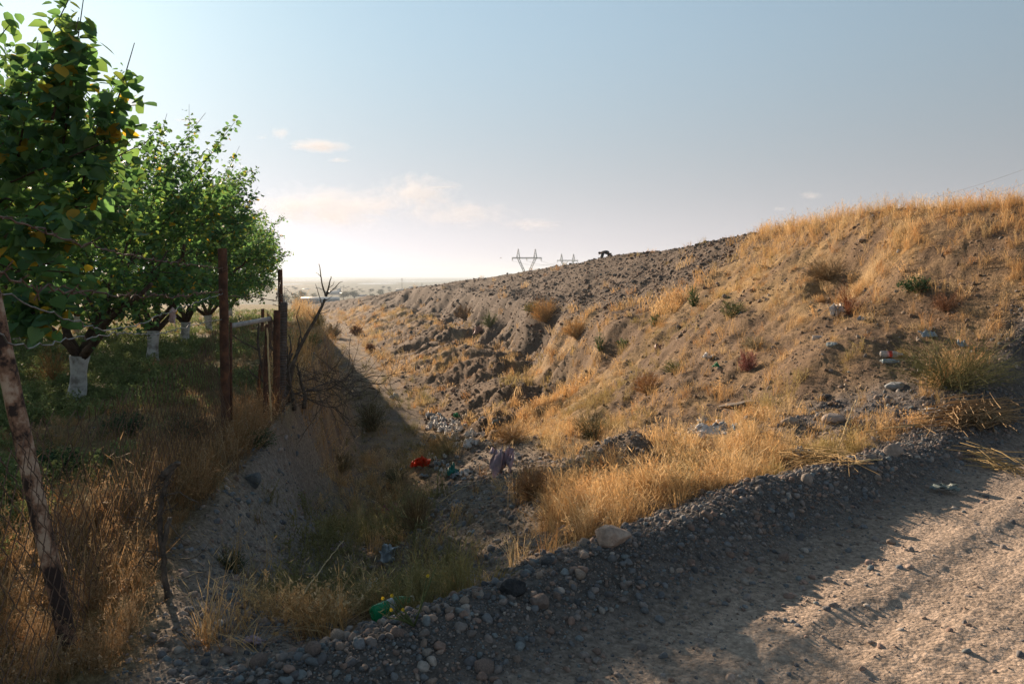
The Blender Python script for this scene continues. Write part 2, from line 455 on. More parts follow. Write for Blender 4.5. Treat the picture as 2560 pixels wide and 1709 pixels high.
# colour of the ground itself
def ground_cover(x, y, z):
    """returns (base colour, straw amount, gravel amount)"""
    yy = np.maximum(y, 0.6)
    d, a, xc, xf, xl = regions(x, y)
    n1 = fbm(x * 0.8, y * 0.8, 4); n2 = fbm(x * 4, y * 4, 3); n3 = fbm(x * 0.25 + 4, y * 0.18, 3)
    soil = np.array([0.145, 0.098, 0.063]); straw = np.array([0.265, 0.18, 0.092]); grav = np.array([0.115, 0.090, 0.071])
    dust = np.array([0.35, 0.272, 0.21]); dark = np.array([0.10, 0.092, 0.09]); green = np.array([0.10, 0.12, 0.05])
    shp = x.shape
    def mixc(c, k, w): return c * (1 - w[..., None]) + k * w[..., None]
    c = np.broadcast_to(soil, shp + (3,)).copy()
    t = np.clip((xc - x) / np.maximum(xc - xf, 1), 0, 1)            # 0 crest .. 1 ditch floor
    fall = fbm(y * 1.1 + x * 0.4, x * 0.12, 4)                      # streaks down the slope
    edge = 0.30 + 0.24 * sstep(yy, 20, 34) - 0.1 * sstep(yy, 50, 80)
    scree = (1 - sstep(t + (fall - 0.5) * 0.5, edge - 0.05, edge + 0.1)) * sstep(yy + (n3 - 0.5) * 10 - (t * 6), 17, 23)
    chute = sstep(fall, 0.60, 0.68) * sstep(yy, 20, 26)
    st = sstep(n1 * 0.6 + n3 * 0.4 + 0.25 * (fall - 0.5), 0.43, 0.58)
    st = st * (1 - 0.55 * (1 - sstep(yy, 9, 13)) * sstep(fbm(x * 0.9 + 40, y * 0.9, 3), 0.42, 0.58))
    st = np.where(yy > 17, st * 0.8 + 0.35 * np.exp(-((t - 0.58) / 0.08) ** 2), st)
    st = np.clip(st, 0, 1) * (1 - scree) * (1 - 0.85 * chute)
    gv = np.clip(scree + chute * 0.8, 0, 1)
    # near face of the embankment: bare stony patches
    near = (1 - sstep(yy, 17, 22)) * sstep(x, 3.2, 4.5)
    st = np.clip(st + near * 0.35 * sstep(n2, 0.35, 0.6), 0, 1); gv = gv + near * 0.35 * sstep(n3, 0.52, 0.65); st = st * (1 - near * 0.4 * sstep(n3, 0.55, 0.68))
    # raw cut of the lower bank
    cut = sstep(t, 0.60, 0.70) * (1 - sstep(t, 0.88, 0.97)) * sstep(yy, 15, 19) * (1 - sstep(yy, 50, 70)) * sstep(fall, 0.36, 0.52)
    st = st * (1 - 0.75 * cut)
    # ditch floor
    fl = np.exp(-((x - xf - 0.2) / 0.8) ** 2) * (yy > 6)
    # spur of dumped gravel, left bank and dark mound on the right
    def blob(cx, cy, rx, ry): return np.exp(-(((x - cx) / rx) ** 2 + ((y - cy) / ry) ** 2) ** 2)
    spur = np.clip(blob(-0.35, 8.3, 0.95, 3.4) + blob(-0.3, 5.2, 0.55, 1.2), 0, 1)
    bank = np.clip((x - xl + 0.15) / 0.3, 0, 1) * np.clip((xf - x + 0.1) / 0.3, 0, 1) * (1 - sstep(yy, 9.0, 14) * 0.65)
    mound = blob(3.65, 8.35, 1.2, 1.0)
    heap = blob(0.85, 6.85, 0.5, 0.6)
    gv = np.clip(gv + heap, 0, 1)
    orch = sstep(xl - x, -0.1, 0.3)
    c = mixc(c, straw, st * (1 - orch))
    c = mixc(c, grav, gv * 0.85)
    c = mixc(c, np.array([0.135, 0.093, 0.062]), cut * 0.85)
    c = mixc(c, np.array([0.18, 0.15, 0.122]), np.clip(spur, 0, 1) * 0.9)
    c = mixc(c, np.array([0.23, 0.20, 0.17]), bank * 0.9)
    c = mixc(c, dark, np.clip(mound * 1.1, 0, 0.95))
    og = sstep(n1, 0.4, 0.6)
    c = mixc(c, np.array([0.23, 0.19, 0.085]), orch * (0.35 + 0.65 * og))
    c = mixc(c, green, orch * 0.35 * sstep(n3, 0.45, 0.6))
    st = st * (1 - spur) * (1 - bank) * (1 - 0.8 * heap) * (1 - mound * 0.95)
    gv = np.clip(gv + spur + bank + mound + cut * 0.7 + fl * 0.35 + near * 0.12, 0, 1)
    # berm and road
    bz = sstep(d, -0.05, 0.25) * (1 - sstep(d, 0.85, 1.1)) * sstep(a, -2.6, -1.6)
    c = mixc(c, np.array([0.098, 0.088, 0.080]), bz)
    road = (1 - sstep(d, -0.1, 0.25))
    rc = dust * (0.72 + 0.5 * n1)[..., None]
    c = c * (1 - road[..., None]) + rc * road[..., None]
    toe = np.exp(-((d - 0.1) / 0.22) ** 2)
    c = mixc(c, np.array([0.22, 0.18, 0.15]), toe * 0.7 * (d < 0.4))
    st = st * (1 - bz) * (1 - road); gv = gv * (1 - road)
    # plain
    far = sstep(np.sqrt(x * x + y * y), 150, 300)
    pl = sstep(fbm(x * 0.003, y * 0.0012, 4), 0.42, 0.6)
    pc = np.array([0.075, 0.085, 0.055]) * (1 - pl[..., None]) + np.array([0.16, 0.135, 0.085]) * pl[..., None]
    c = c * (1 - far[..., None]) + pc * far[..., None]
    c = c * (0.82 + 0.36 * n2)[..., None]
    return c, st * (1 - far), gv * (1 - far)

# ground sheet: one grid, fine in front of the road edge, coarse elsewhere, reaching the horizon
th = np.concatenate([np.linspace(-180, -75, 18)[:-1], np.linspace(-75, -42, 60)[:-1], np.linspace(-42, 42, 760), np.linspace(42, 75, 60)[1:], np.linspace(75, 180, 18)[1:]])
rr = np.concatenate([[0.02, 0.4, 0.8, 1.2, 1.6], np.exp(np.linspace(np.log(2.0), np.log(150), 760)), np.exp(np.linspace(np.log(150), np.log(9400), 70))[1:]])
TH, RR = np.meshgrid(R(1) * th, rr)
GX, GY = RR * np.sin(TH), RR * np.cos(TH)
GZ = height(GX, GY)
GC, GS, GG = ground_cover(GX, GY, GZ)
nr, nc = GX.shape
vid = np.arange(nr * nc).reshape(nr, nc)
FQ = np.stack([vid[:-1, :-1], vid[:-1, 1:], vid[1:, 1:], vid[1:, :-1]], -1).reshape(-1, 4)[:, ::-1]
fx = GX.ravel()[FQ].mean(1); fy = GY.ravel()[FQ].mean(1)
fd, fa, fxc, fxf, fxl = regions(fx, fy)
frr = np.hypot(fx, fy)
reg = np.full(len(FQ), 3)
reg[(fx < fxf + 0.9) & (fy > 2.6)] = 2
reg[(fx < fxl) & (fy > 1.0)] = 1
reg[(fd < 1.0) & (fa > -2.4)] = 4
reg[fd < 0.15] = 0
reg[frr > 170] = 5

def ground_material():
    m, nt, bs = new_mat('ground_soil')
    at = nd(nt, 'ShaderNodeAttribute'); at.attribute_name = 'col'
    ge = nd(nt, 'ShaderNodeNewGeometry')
    n1 = nd(nt, 'ShaderNodeTexNoise'); n1.inputs['Scale'].default_value = 24; n1.inputs['Detail'].default_value = 8; n1.inputs['Roughness'].default_value = 0.7
    vo = nd(nt, 'ShaderNodeTexVoronoi'); vo.inputs['Scale'].default_value = 55
    v2 = nd(nt, 'ShaderNodeTexVoronoi'); v2.inputs['Scale'].default_value = 17
    for n in (n1, vo, v2): nt.links.new(ge.outputs['Position'], n.inputs['Vector'])
    mr = nd(nt, 'ShaderNodeMapRange'); mr.inputs['From Min'].default_value = 0.3; mr.inputs['From Max'].default_value = 0.7
    mr.inputs['To Min'].default_value = 0.5; mr.inputs['To Max'].default_value = 1.45
    nt.links.new(n1.outputs['Fac'], mr.inputs['Value'])
    sv = nd(nt, 'ShaderNodeSeparateColor'); nt.links.new(vo.outputs['Color'], sv.inputs[0])
    m2 = nd(nt, 'ShaderNodeMapRange'); m2.inputs['To Min'].default_value = 0.8; m2.inputs['To Max'].default_value = 1.2
    nt.links.new(sv.outputs[0], m2.inputs['Value'])
    mu = nd(nt, 'ShaderNodeMath', operation='MULTIPLY'); nt.links.new(mr.outputs[0], mu.inputs[0]); nt.links.new(m2.outputs[0], mu.inputs[1])
    hs = nd(nt, 'ShaderNodeHueSaturation'); nt.links.new(at.outputs['Color'], hs.inputs['Color']); nt.links.new(mu.outputs[0], hs.inputs['Value'])
    nt.links.new(hs.outputs[0], bs.inputs['Base Color'])
    bs.inputs['Roughness'].default_value = 0.95; bs.inputs['Specular IOR Level'].default_value = 0.1
    b1 = nd(nt, 'ShaderNodeBump'); b1.inputs['Strength'].default_value = 0.55; b1.inputs['Distance'].default_value = 0.03
    nt.links.new(n1.outputs['Fac'], b1.inputs['Height'])
    b2 = nd(nt, 'ShaderNodeBump', invert=True); b2.inputs['Strength'].default_value = 0.45; b2.inputs['Distance'].default_value = 0.012
    nt.links.new(vo.outputs['Distance'], b2.inputs['Height']); nt.links.new(b1.outputs[0], b2.inputs['Normal'])
    nt.links.new(b2.outputs[0], bs.inputs['Normal'])
    return m
M_GROUND = ground_material()
GVERT = np.stack([GX, GY, GZ], -1).reshape(-1, 3); GCOL = GC.reshape(-1, 3)
def ground_part(name, k, label):
    f = FQ[reg == k]
    used = np.unique(f)
    mp = np.full(nr * nc, -1, np.int64); mp[used] = np.arange(len(used))
    o = obj(name, mesh_np(name, GVERT[used], mp[f], M_GROUND, True, GCOL[used]))
    tag(o, label, 'ground', kind='structure')
    return o
road_o = ground_part('dirt_road', 0, 'dusty unpaved road with tyre tracks in the foreground')
orch_o = ground_part('orchard_ground', 1, 'weedy orchard ground behind the wire fence')
ditch_o = ground_part('ditch', 2, 'dry rubbish strewn ditch between fence and embankment')
emb_o = ground_part('embankment', 3, 'long gravel and dry grass embankment right of the ditch')
berm_o = ground_part('gravel_berm', 4, 'low berm of dark gravel along the road edge')
plain_o = ground_part('plain', 5, 'flat hazy farmland plain reaching the horizon')
road_o['category'] = 'road'; ditch_o['category'] = 'ditch'; emb_o['category'] = 'embankment'; berm_o['category'] = 'berm'; plain_o['category'] = 'plain'

# air
def haze_box():
    b = MB(); b.box((0, 0, 14), (19400, 19400, 64))
    m = bpy.data.materials.new('haze_air'); m.use_nodes = True
    nt = m.node_tree; nt.nodes.clear()
    o_ = nt.nodes.new('ShaderNodeOutputMaterial'); v = nt.nodes.new('ShaderNodeVolumePrincipled')
    v.inputs['Color'].default_value = (0.66, 0.76, 0.86, 1)
    v.inputs['Density'].default_value = 2.8e-4
    v.inputs['Anisotropy'].default_value = 0.2
    nt.links.new(v.outputs[0], o_.inputs['Volume'])
    o = b.build('haze', m)
    tag(o, 'pale haze lying over the distant plain', 'haze', kind='stuff')
haze_box()
# ------------------------------------------------------------------ scattering of loose cover
def tint_mat(name, rough=0.85, trans=0.0, jitter=0.15, jscale=40.0, bump=0.0, spec=0.25):
    """instance tint (attribute 'tint') times the prototype's own colour attribute"""
    m, nt, bs = new_mat(name)
    a1 = nd(nt, 'ShaderNodeAttribute'); a1.attribute_name = 'tint'; a1.attribute_type = 'INSTANCER'
    a2 = nd(nt, 'ShaderNodeAttribute'); a2.attribute_name = 'col'
    mx = nd(nt, 'ShaderNodeMix', data_type='RGBA', blend_type='MULTIPLY'); mx.inputs[0].default_value = 1
    nt.links.new(a1.outputs['Color'], mx.inputs[6]); nt.links.new(a2.outputs['Color'], mx.inputs[7])
    tc = nd(nt, 'ShaderNodeTexCoord')
    no = nd(nt, 'ShaderNodeTexNoise'); no.inputs['Scale'].default_value = jscale; no.inputs['Detail'].default_value = 5
    nt.links.new(tc.outputs['Object'], no.inputs['Vector'])
    mr = nd(nt, 'ShaderNodeMapRange'); mr.inputs['From Min'].default_value = 0.3; mr.inputs['From Max'].default_value = 0.7
    mr.inputs['To Min'].default_value = 1 - jitter; mr.inputs['To Max'].default_value = 1 + jitter
    nt.links.new(no.outputs['Fac'], mr.inputs['Value'])
    hs = nd(nt, 'ShaderNodeHueSaturation'); nt.links.new(mx.outputs[2], hs.inputs['Color']); nt.links.new(mr.outputs[0], hs.inputs['Value'])
    out = hs.outputs[0]
    nt.links.new(out, bs.inputs['Base Color'])
    bs.inputs['Roughness'].default_value = rough; bs.inputs['Specular IOR Level'].default_value = spec
    if bump > 0:
        bp = nd(nt, 'ShaderNodeBump'); bp.inputs['Strength'].default_value = bump; bp.inputs['Distance'].default_value = 0.01
        nt.links.new(no.outputs['Fac'], bp.inputs['Height']); nt.links.new(bp.outputs[0], bs.inputs['Normal'])
    if trans > 0:
        tr = nd(nt, 'ShaderNodeBsdfTranslucent'); nt.links.new(out, tr.inputs['Color'])
        ms = nd(nt, 'ShaderNodeMixShader'); ms.inputs[0].default_value = trans
        nt.links.new(bs.outputs[0], ms.inputs[1]); nt.links.new(tr.outputs[0], ms.inputs[2])
        nt.links.new(ms.outputs[0], nt.nodes['Material Output'].inputs['Surface'])
    return m
M_STONE = tint_mat('stone', rough=0.9, jitter=0.22, jscale=2.2, bump=0.5)
M_STRAW = tint_mat('dry_straw', rough=0.75, trans=0.38, jitter=0.1, jscale=9)
M_WEED = tint_mat('weed_leaf', rough=0.6, trans=0.35, jitter=0.15, jscale=12)

def proto_collection(name, meshes):
    c = bpy.data.collections.new(name)
    for i, me in enumerate(meshes):
        o = bpy.data.objects.new('%s_%02d' % (name, i), me)
        c.objects.link(o)
    return c
def scatter(name, pts, rot, scl, idx, tint, coll, label, cat):
    """one object of many instances: points with attributes, instanced by geometry nodes"""
    me = bpy.data.meshes.new(name)
    n = len(pts)
    me.vertices.add(n)
    me.vertices.foreach_set('co', np.asarray(pts, np.float32).ravel())
    def att(nm, ty, data, key):
        a = me.attributes.new(nm, ty, 'POINT'); a.data.foreach_set(key, np.ascontiguousarray(data).ravel())
    att('rot', 'FLOAT_VECTOR', np.asarray(rot, np.float32), 'vector')
    s = np.asarray(scl, np.float32)
    if s.ndim == 1: s = np.repeat(s[:, None], 3, 1)
    att('scl', 'FLOAT_VECTOR', s, 'vector')
    att('idx', 'INT', np.asarray(idx, np.int32), 'value')
    t = np.ones((n, 4), np.float32); t[:, :3] = tint
    att('tint', 'FLOAT_COLOR', t, 'color')
    me.update()
    o = obj(name, me)
    ng = bpy.data.node_groups.new(name, 'GeometryNodeTree')
    ng.interface.new_socket('Geometry', in_out='INPUT', socket_type='NodeSocketGeometry')
    ng.interface.new_socket('Geometry', in_out='OUTPUT', socket_type='NodeSocketGeometry')
    gi = ng.nodes.new('NodeGroupInput'); go = ng.nodes.new('NodeGroupOutput')
    mp = ng.nodes.new('GeometryNodeMeshToPoints')
    ip = ng.nodes.new('GeometryNodeInstanceOnPoints')
    ci = ng.nodes.new('GeometryNodeCollectionInfo'); ci.inputs['Collection'].default_value = coll
    ci.inputs['Separate Children'].default_value = True; ci.inputs['Reset Children'].default_value = True
    def na(nm, ty):
        q = ng.nodes.new('GeometryNodeInputNamedAttribute'); q.data_type = ty; q.inputs[0].default_value = nm; return q.outputs[0]
    er = ng.nodes.new('FunctionNodeEulerToRotation')
    ng.links.new(na('rot', 'FLOAT_VECTOR'), er.inputs[0])
    ng.links.new(gi.outputs[0], mp.inputs[0]); ng.links.new(mp.outputs[0], ip.inputs['Points'])
    ng.links.new(ci.outputs[0], ip.inputs['Instance'])
    ip.inputs['Pick Instance'].default_value = True
    ng.links.new(na('idx', 'INT'), ip.inputs['Instance Index'])
    ng.links.new(er.outputs[0], ip.inputs['Rotation']); ng.links.new(na('scl', 'FLOAT_VECTOR'), ip.inputs['Scale'])
    ng.links.new(ip.outputs[0], go.inputs[0])
    md = o.modifiers.new('scatter', 'NODES'); md.node_group = ng
    return tag(o, label, cat, kind='stuff')

# ---- stones
_ico = {}
def ico(sub):
    if sub not in _ico:
        bm = bmesh.new(); bmesh.ops.create_icosphere(bm, subdivisions=sub, radius=1.0)
        bm.verts.ensure_lookup_table()
        _ico[sub] = (np.array([v.co[:] for v in bm.verts]), np.array([[v.index for v in f.verts] for f in bm.faces])); bm.free()
    return _ico[sub]
def rock_verts(seed, sub=2, cuts=9, depth=0.72, stretch=(1, 0.8, 0.62), rough=0.06):
    """a pebble or boulder: a ball cut by random planes, then roughened"""
    r = np.random.default_rng(seed)
    v, f = ico(sub); v = v.copy()
    for _ in range(cuts):
        n = r.normal(size=3); n /= np.linalg.norm(n)
        k = r.uniform(depth - 0.12, depth + 0.22)
        over = v @ n - k
        v = v - np.where(over > 0, over * 0.92, 0)[:, None] * n
    p = r.uniform(0, 50, 3)
    q = fbm(v[:, 0] * 2 + v[:, 2] * 1.3 + p[0], v[:, 1] * 2 - v[:, 2] * 1.7 + p[1], 3) - 0.5
    v = v * (1 + rough * 2 * q)[:, None]
    return v * np.array(stretch), f
def rock_mesh(name, seed, mat, sub=2, smooth=True, **k):
    v, f = rock_verts(seed, sub, **k)
    return mesh_np(name, v, f, mat, smooth, np.ones((len(v), 3)))
stone_meshes = [rock_mesh('stone', 100 + i, M_STONE, 2, smooth=False, cuts=12 + i, depth=0.60 + 0.03 * (i % 4),
                          stretch=(1, 0.72 + 0.06 * (i % 4), 0.5 + 0.08 * (i % 5))) for i in range(9)]
C_STONE = proto_collection('stone_kinds', stone_meshes)

def polar(n, r0, r1, a0=-40, a1=40, seed=1):
    """random ground points, evenly dense in log distance"""
    r = np.random.default_rng(seed)
    rad = np.exp(r.uniform(np.log(r0), np.log(r1), n)); a = R(1) * r.uniform(a0, a1, n)
    return rad * np.sin(a), rad * np.cos(a), r
def stone_tint(r, n, warm=0.5, bright=1.0):
    base = np.array([[0.19, 0.165, 0.15], [0.13, 0.135, 0.14], [0.24, 0.185, 0.15], [0.10, 0.10, 0.105], [0.28, 0.25, 0.22], [0.15, 0.17, 0.175], [0.22, 0.155, 0.125]])
    w = np.array([2, 2 - warm, 1 + warm, 1.2, 0.5, 1.2 - warm, 0.5 + warm]); w /= w.sum()
    return base[r.choice(len(base), n, p=w)] * r.uniform(0.75, 1.25, (n, 1)) * bright
def add_stones(name, x, y, size, r, label, warm=0.5, bright=1.0, sink=0.25):
    n = len(x); z = height(x, y) + size * (0.5 - sink) * 0.6
    rot = r.uniform(0, 6.283, (n, 3)); rot[:, :2] = r.normal(0, 0.5, (n, 2))
    return scatter(name, np.stack([x, y, z], -1), rot, size, r.integers(0, len(stone_meshes), n), stone_tint(r, n, warm, bright), C_STONE, label, 'gravel')

# berm gravel
r = np.random.default_rng(11)
n = 42000
a_ = -2.4 + 11.2 * r.power(1.0, n) ** 1.4; d_ = r.normal(0.56, 0.30, n)
keep = (d_ > -0.25) & (d_ < 1.25) & (r.random(n) < np.where(d_ > 0.95, 0.35, np.where(d_ < 0.2, 0.5, 1.0)))
a_, d_ = a_[keep], d_[keep]
x = BO[0] + a_ * BT[0] + d_ * BN[0]; y = BO[1] + a_ * BT[1] + d_ * BN[1]
size = 0.0040 * (1 + r.pareto(2.0, len(x))).clip(1, 8)
add_stones('berm_gravel', x, y, size, r, 'small dark gravel covering the berm', 0.3, 0.98)
# road grit
x, y, r = polar(30000, 2.4, 14, -42, 42, 12)
d_ = berm_d(x, y); k = (d_ < 0.1) & (r.random(len(x)) < 0.30 + 0.7 * np.exp(-((d_ + 0.05) / 0.4) ** 2)) & (fbm(x * 1.5, y * 1.5, 3) + r.random(len(x)) * 0.3 > 0.55)
x, y = x[k], y[k]
size = 0.0036 * (1 + r.pareto(1.8, len(x))).clip(1, 8)
add_stones('road_grit', x, y, size, r, 'pebbles and grit scattered over the dusty road', 0.8, 1.25, 0.4)
# ditch banks, spur and mound
x, y, r = polar(60000, 3.2, 26, -36, 36, 13)
_, st_, gv_ = ground_cover(x, y, None)
d_ = berm_d(x, y); k = (d_ > 0.7) & (r.random(len(x)) < gv_ * 0.9 + 0.06) & (y < 24)
x, y = x[k], y[k]
size = 0.0070 * (1 + r.pareto(1.9, len(x))).clip(1, 6) * (0.7 + 0.035 * y)
add_stones('ditch_gravel', x, y, size, r, 'grey brown gravel on the ditch banks and mounds', 0.6, 1.15)
# clods and small stones lying over the near slopes
x, y, r = polar(110000, 5.0, 40, -14, 36, 16)
_, st_, gv_ = ground_cover(x, y, None)
k = (berm_d(x, y) > 0.8) & (x > floor_x(y) - 0.3) & (r.random(len(x)) < 0.16 + 0.3 * (1 - st_)) & (fbm(x * 1.3, y * 1.3, 3) + 0.25 * r.random(len(x)) > 0.52)
x, y = x[k], y[k]; n = len(x)
size = 0.0065 * (1 + r.pareto(2.0, n)).clip(1, 6) * (0.75 + 0.03 * y)
z = height(x, y) + size * 0.1
rot = r.uniform(0, 6.283, (n, 3))
clod = np.array([[0.19, 0.13, 0.085], [0.14, 0.10, 0.07], [0.24, 0.175, 0.12], [0.17, 0.145, 0.125], [0.30, 0.245, 0.19]])
scatter('soil_clods', np.stack([x, y, z], -1), rot, size, r.integers(0, len(stone_meshes), n), clod[r.choice(5, n, p=[.35, .25, .2, .13, .07])] * r.uniform(0.75, 1.25, (n, 1)), C_STONE, 'earth clods and small stones lying over the near slopes', 'clods')
# scree on the embankment
x, y, r = polar(170000, 15, 130, -24, 34, 14)
_, st_, gv_ = ground_cover(x, y, None)
k = (x > floor_x(y)) & (r.random(len(x)) < gv_ * 0.8 + 0.03)
x, y = x[k], y[k]
size = 0.0145 * (1 + r.pareto(2.2, len(x))).clip(1, 6) * (0.5 + 0.024 * y).clip(0.6, 1.8)
add_stones('scree_gravel', x, y, size, r, 'loose scree stones covering the upper embankment face', 0.9, np.array([0.80, 0.70, 0.60]))

# ---- grass and weeds
def tuft(seed, n, h, spread, width, lean=0.35, curl=0.5, head=0.0, c0=(1, 1, 1), c1=(1, 1, 1), hv=0.4):
    r = np.random.default_rng(seed)
    az = r.uniform(0, 2 * np.pi, n); rad = spread * np.sqrt(r.random(n))
    bx, by = rad * np.cos(az * 1.7), rad * np.sin(az * 1.7)
    hh = h * (1 - hv * r.random(n)); ln = np.abs(r.normal(0, lean, n)); cu = r.uniform(0, curl, n)
    fx_, fy_ = np.cos(az), np.sin(az)
    sx, sy = -np.sin(az + r.normal(0, 0.8, n)), np.cos(az + r.normal(0, 0.8, n))
    rows = []
    for t, w in ((0, 1.0), (0.4, 0.9), (0.75, 0.65), (1.0, 0.0)):
        o_ = hh * (ln * t + cu * t * t * 0.8)
        zz = hh * (t - 0.45 * cu * t * t) - (0.02 if t == 0 else 0)
        c = np.stack([bx + fx_ * o_, by + fy_ * o_, zz], -1)
        s = np.stack([sx, sy, np.zeros(n)], -1) * (width * w * r.uniform(0.6, 1.3, n))[:, None] * 0.5
        rows += [c - s, c + s] if w > 0 else [c]
    v = np.stack(rows, 1)                    # n,7,3
    m = v.shape[1]
    i = (np.arange(n) * m)[:, None]
    f4 = np.concatenate([i + np.array([[0, 1, 3, 2]]), i + np.array([[2, 3, 5, 4]])])
    f3 = i + np.array([[4, 5, 6]])
    tt = np.array([0, 0, 0.4, 0.4, 0.75, 0.75, 1.0])[None, :, None]
    cc = (np.array(c0) * (1 - tt) + np.array(c1) * tt) * r.uniform(0.7, 1.25, (n, 1, 1))
    V = [v.reshape(-1, 3)]; C = [cc.reshape(-1, 3)]; F4 = [f4]; F3 = [f3]; nv = n * m
    if head > 0:                             # seed heads
        k = r.random(n) < head
        tip = v[k, 6]; q = len(tip)
        L = h * 0.16; W = width * 1.7
        dn = np.stack([fx_[k] * 0.6, fy_[k] * 0.6, r.uniform(-0.2, 0.9, q)], -1); dn /= np.linalg.norm(dn, axis=1, keepdims=True)
        sd = np.stack([sx[k], sy[k], np.zeros(q)], -1) * W * 0.5
        hvx = np.stack([tip - dn * L * 0.2, tip + dn * L * 0.35 + sd, tip + dn * L, tip + dn * L * 0.35 - sd], 1)
        V.append(hvx.reshape(-1, 3)); C.append(np.tile(np.array(c1) * 1.05, (q * 4, 1)))
        F4.append(np.arange(q)[:, None] * 4 + np.array([[0, 1, 2, 3]]) + nv)
    return np.vstack(V), np.vstack(F4), np.vstack(F3), np.vstack(C)
def tuft_mesh(name, mat, **k):
    v, f4, f3, c = tuft(**k)
    return mesh_np(name, v, [f4, f3], mat, False, c)
def forb(seed, n_stem, h, spread, leaf, per, mat, name, stemw=0.004):
    """branching weed: thin stems with small leaves"""
    r = np.random.default_rng(seed)
    v, f4, f3, c = tuft(seed, n_stem, h, spread, stemw, lean=0.55, curl=0.5, hv=0.5, c0=(0.8, 0.7, 0.6), c1=(0.9, 0.85, 0.7))
    V = [v]; C = [c]; nv = len(v); F4 = [f4]
    bl = v.reshape(-1, 7, 3) if len(v) == n_stem * 7 else None
    pos = []
    for s in range(n_stem):
        for t in r.uniform(0.25, 1.0, per):
            q = t * 3; i = min(int(q), 2); fr = q - i
            row = [bl[s, 0:2].mean(0), bl[s, 2:4].mean(0), bl[s, 4:6].mean(0), bl[s, 6]]
            pos.append(row[i] * (1 - fr) + row[i + 1] * fr)
    pos = np.array(pos) + r.normal(0, leaf * 0.5, (len(pos), 3)); m = len(pos)
    d1 = r.normal(size=(m, 3)); d1 /= np.linalg.norm(d1, axis=1, keepdims=True)
    d2 = np.cross(d1, r.normal(size=(m, 3))); d2 /= np.linalg.norm(d2, axis=1, keepdims=True)
    L = leaf * r.uniform(0.6, 1.3, (m, 1))
    q = np.stack([pos - d1 * L, pos + d2 * L * 0.5, pos + d1 * L, pos - d2 * L * 0.5], 1)
    V.append(q.reshape(-1, 3)); C.append(np.repeat(r.uniform(0.7, 1.3, (m, 1)), 4, 0).repeat(3, 1))
    F4.append(np.arange(m)[:, None] * 4 + np.array([[0, 1, 2, 3]]) + nv)
    return mesh_np(name, np.vstack(V), [np.vstack(F4), f3], mat, False, np.vstack(C))
W0, W1 = (0.72, 0.68, 0.6), (1.1, 1.08, 1.0)
straw_protos = [tuft_mesh('straw', M_STRAW, seed=s, n=34, h=0.24, spread=0.10, width=0.0042, lean=0.4, curl=0.6, head=0.5, c0=W0, c1=W1) for s in range(4)]
straw_protos += [tuft_mesh('straw', M_STRAW, seed=10 + s, n=26, h=0.40, spread=0.10, width=0.0042, lean=0.25, curl=0.5, head=0.85, c0=W0, c1=W1) for s in range(3)]
straw_protos += [tuft_mesh('straw', M_STRAW, seed=20 + s, n=30, h=0.20, spread=0.16, width=0.0048, lean=1.3, curl=1.0, c0=W0, c1=W1) for s in range(3)]
straw_protos += [tuft_mesh('straw', M_STRAW, seed=30 + s, n=26, h=0.30, spread=0.16, width=0.011, lean=0.4, curl=0.6, head=0.5, c0=W0, c1=W1) for s in range(3)]
straw_protos += [forb(40 + s, 9, 0.34, 0.08, 0.012, 16, M_STRAW, 'straw') for s in range(3)]
C_STRAW = proto_collection('straw_kinds', straw_protos)
def straw_tint(r, n, orange=0.35):
    base = np.array([[0.64, 0.47, 0.26], [0.58, 0.40, 0.20], [0.70, 0.56, 0.35], [0.52, 0.31, 0.14], [0.42, 0.34, 0.19]])
    w = np.array([1.2, 1.0 + orange, 0.9, orange, 0.35]); w /= w.sum()
    return base[r.choice(len(base), n, p=w)] * r.uniform(0.8, 1.2, (n, 1)) * np.array([1.02, 0.96, 0.90])
CLEAR = [hit(u, v) for u, v in ((930, 1556), (900, 1562), (1051, 1172), (980, 1296), (1250, 1185), (1133, 1192), (933, 1494), (972, 1395), (2200, 892), (2160, 905), (2230, 905), (2030, 852), (2068, 868),
                               (1770, 1090), (1742, 1088), (1800, 1085), (2088, 1058), (2243, 972), (2321, 846), (1535, 1365), (1100, 1062), (1130, 1068), (1160, 1078), (1180, 1095), (1090, 1040), (1872, 925), (2006, 1156))]
def add_grass(name, x, y, s, idx, tint, coll, r, label, cat='grass'):
    ok = np.ones(len(x), bool)
    for c in CLEAR:
        kx, ky = c.x / c.y, 1.0
        near = (np.abs(x - kx * y) < 0.015 * c.y + 0.06) & (y < c.y + 0.15) & (y > c.y * 0.93 - 0.35)
        ok &= ~near
    x, y, idx, tint = x[ok], y[ok], idx[ok], tint[ok]; s = s[ok]
    n = len(x)
    rot = np.stack([r.normal(0, 0.15, n), r.normal(0, 0.15, n), r.uniform(0, 6.283, n)], -1)
    return scatter(name, np.stack([x, y, height(x, y) - 0.01], -1), rot, s, idx, tint, coll, label, cat)
# slopes, ditch and ground behind the berm
x, y, r = polar(80000, 4.0, 120, -36, 37, 21)
_, st_, gv_ = ground_cover(x, y, None)
d_ = berm_d(x, y)
clump = fbm(x * 2.2, y * 2.2, 3)
inf = (x > floor_x(y) - 0.1) & (d_ > 0.85)
dens = np.clip(st_ * 1.1, 0, 1) * sstep(clump, 0.38, 0.60) + 0.10 * (1 - np.clip(gv_ * 1.1, 0, 1)) + 0.012
cr = np.exp(-((crest_x(y) - x) / 0.45) ** 2) * (y < 21) * 0.8           # fringe along the near crest
grv = np.exp(-((d_ - 1.1) / 0.2) ** 2) * sstep(x, 0.1, 0.5) * 0.6 * sstep(fbm(x * 1.6, y * 1.6, 2), 0.35, 0.6)
dens = dens * (0.45 + 0.55 * sstep(fbm(x * 0.55 + 9, y * 0.4, 3), 0.36, 0.54))
dens = np.maximum(dens, np.maximum(cr, grv))
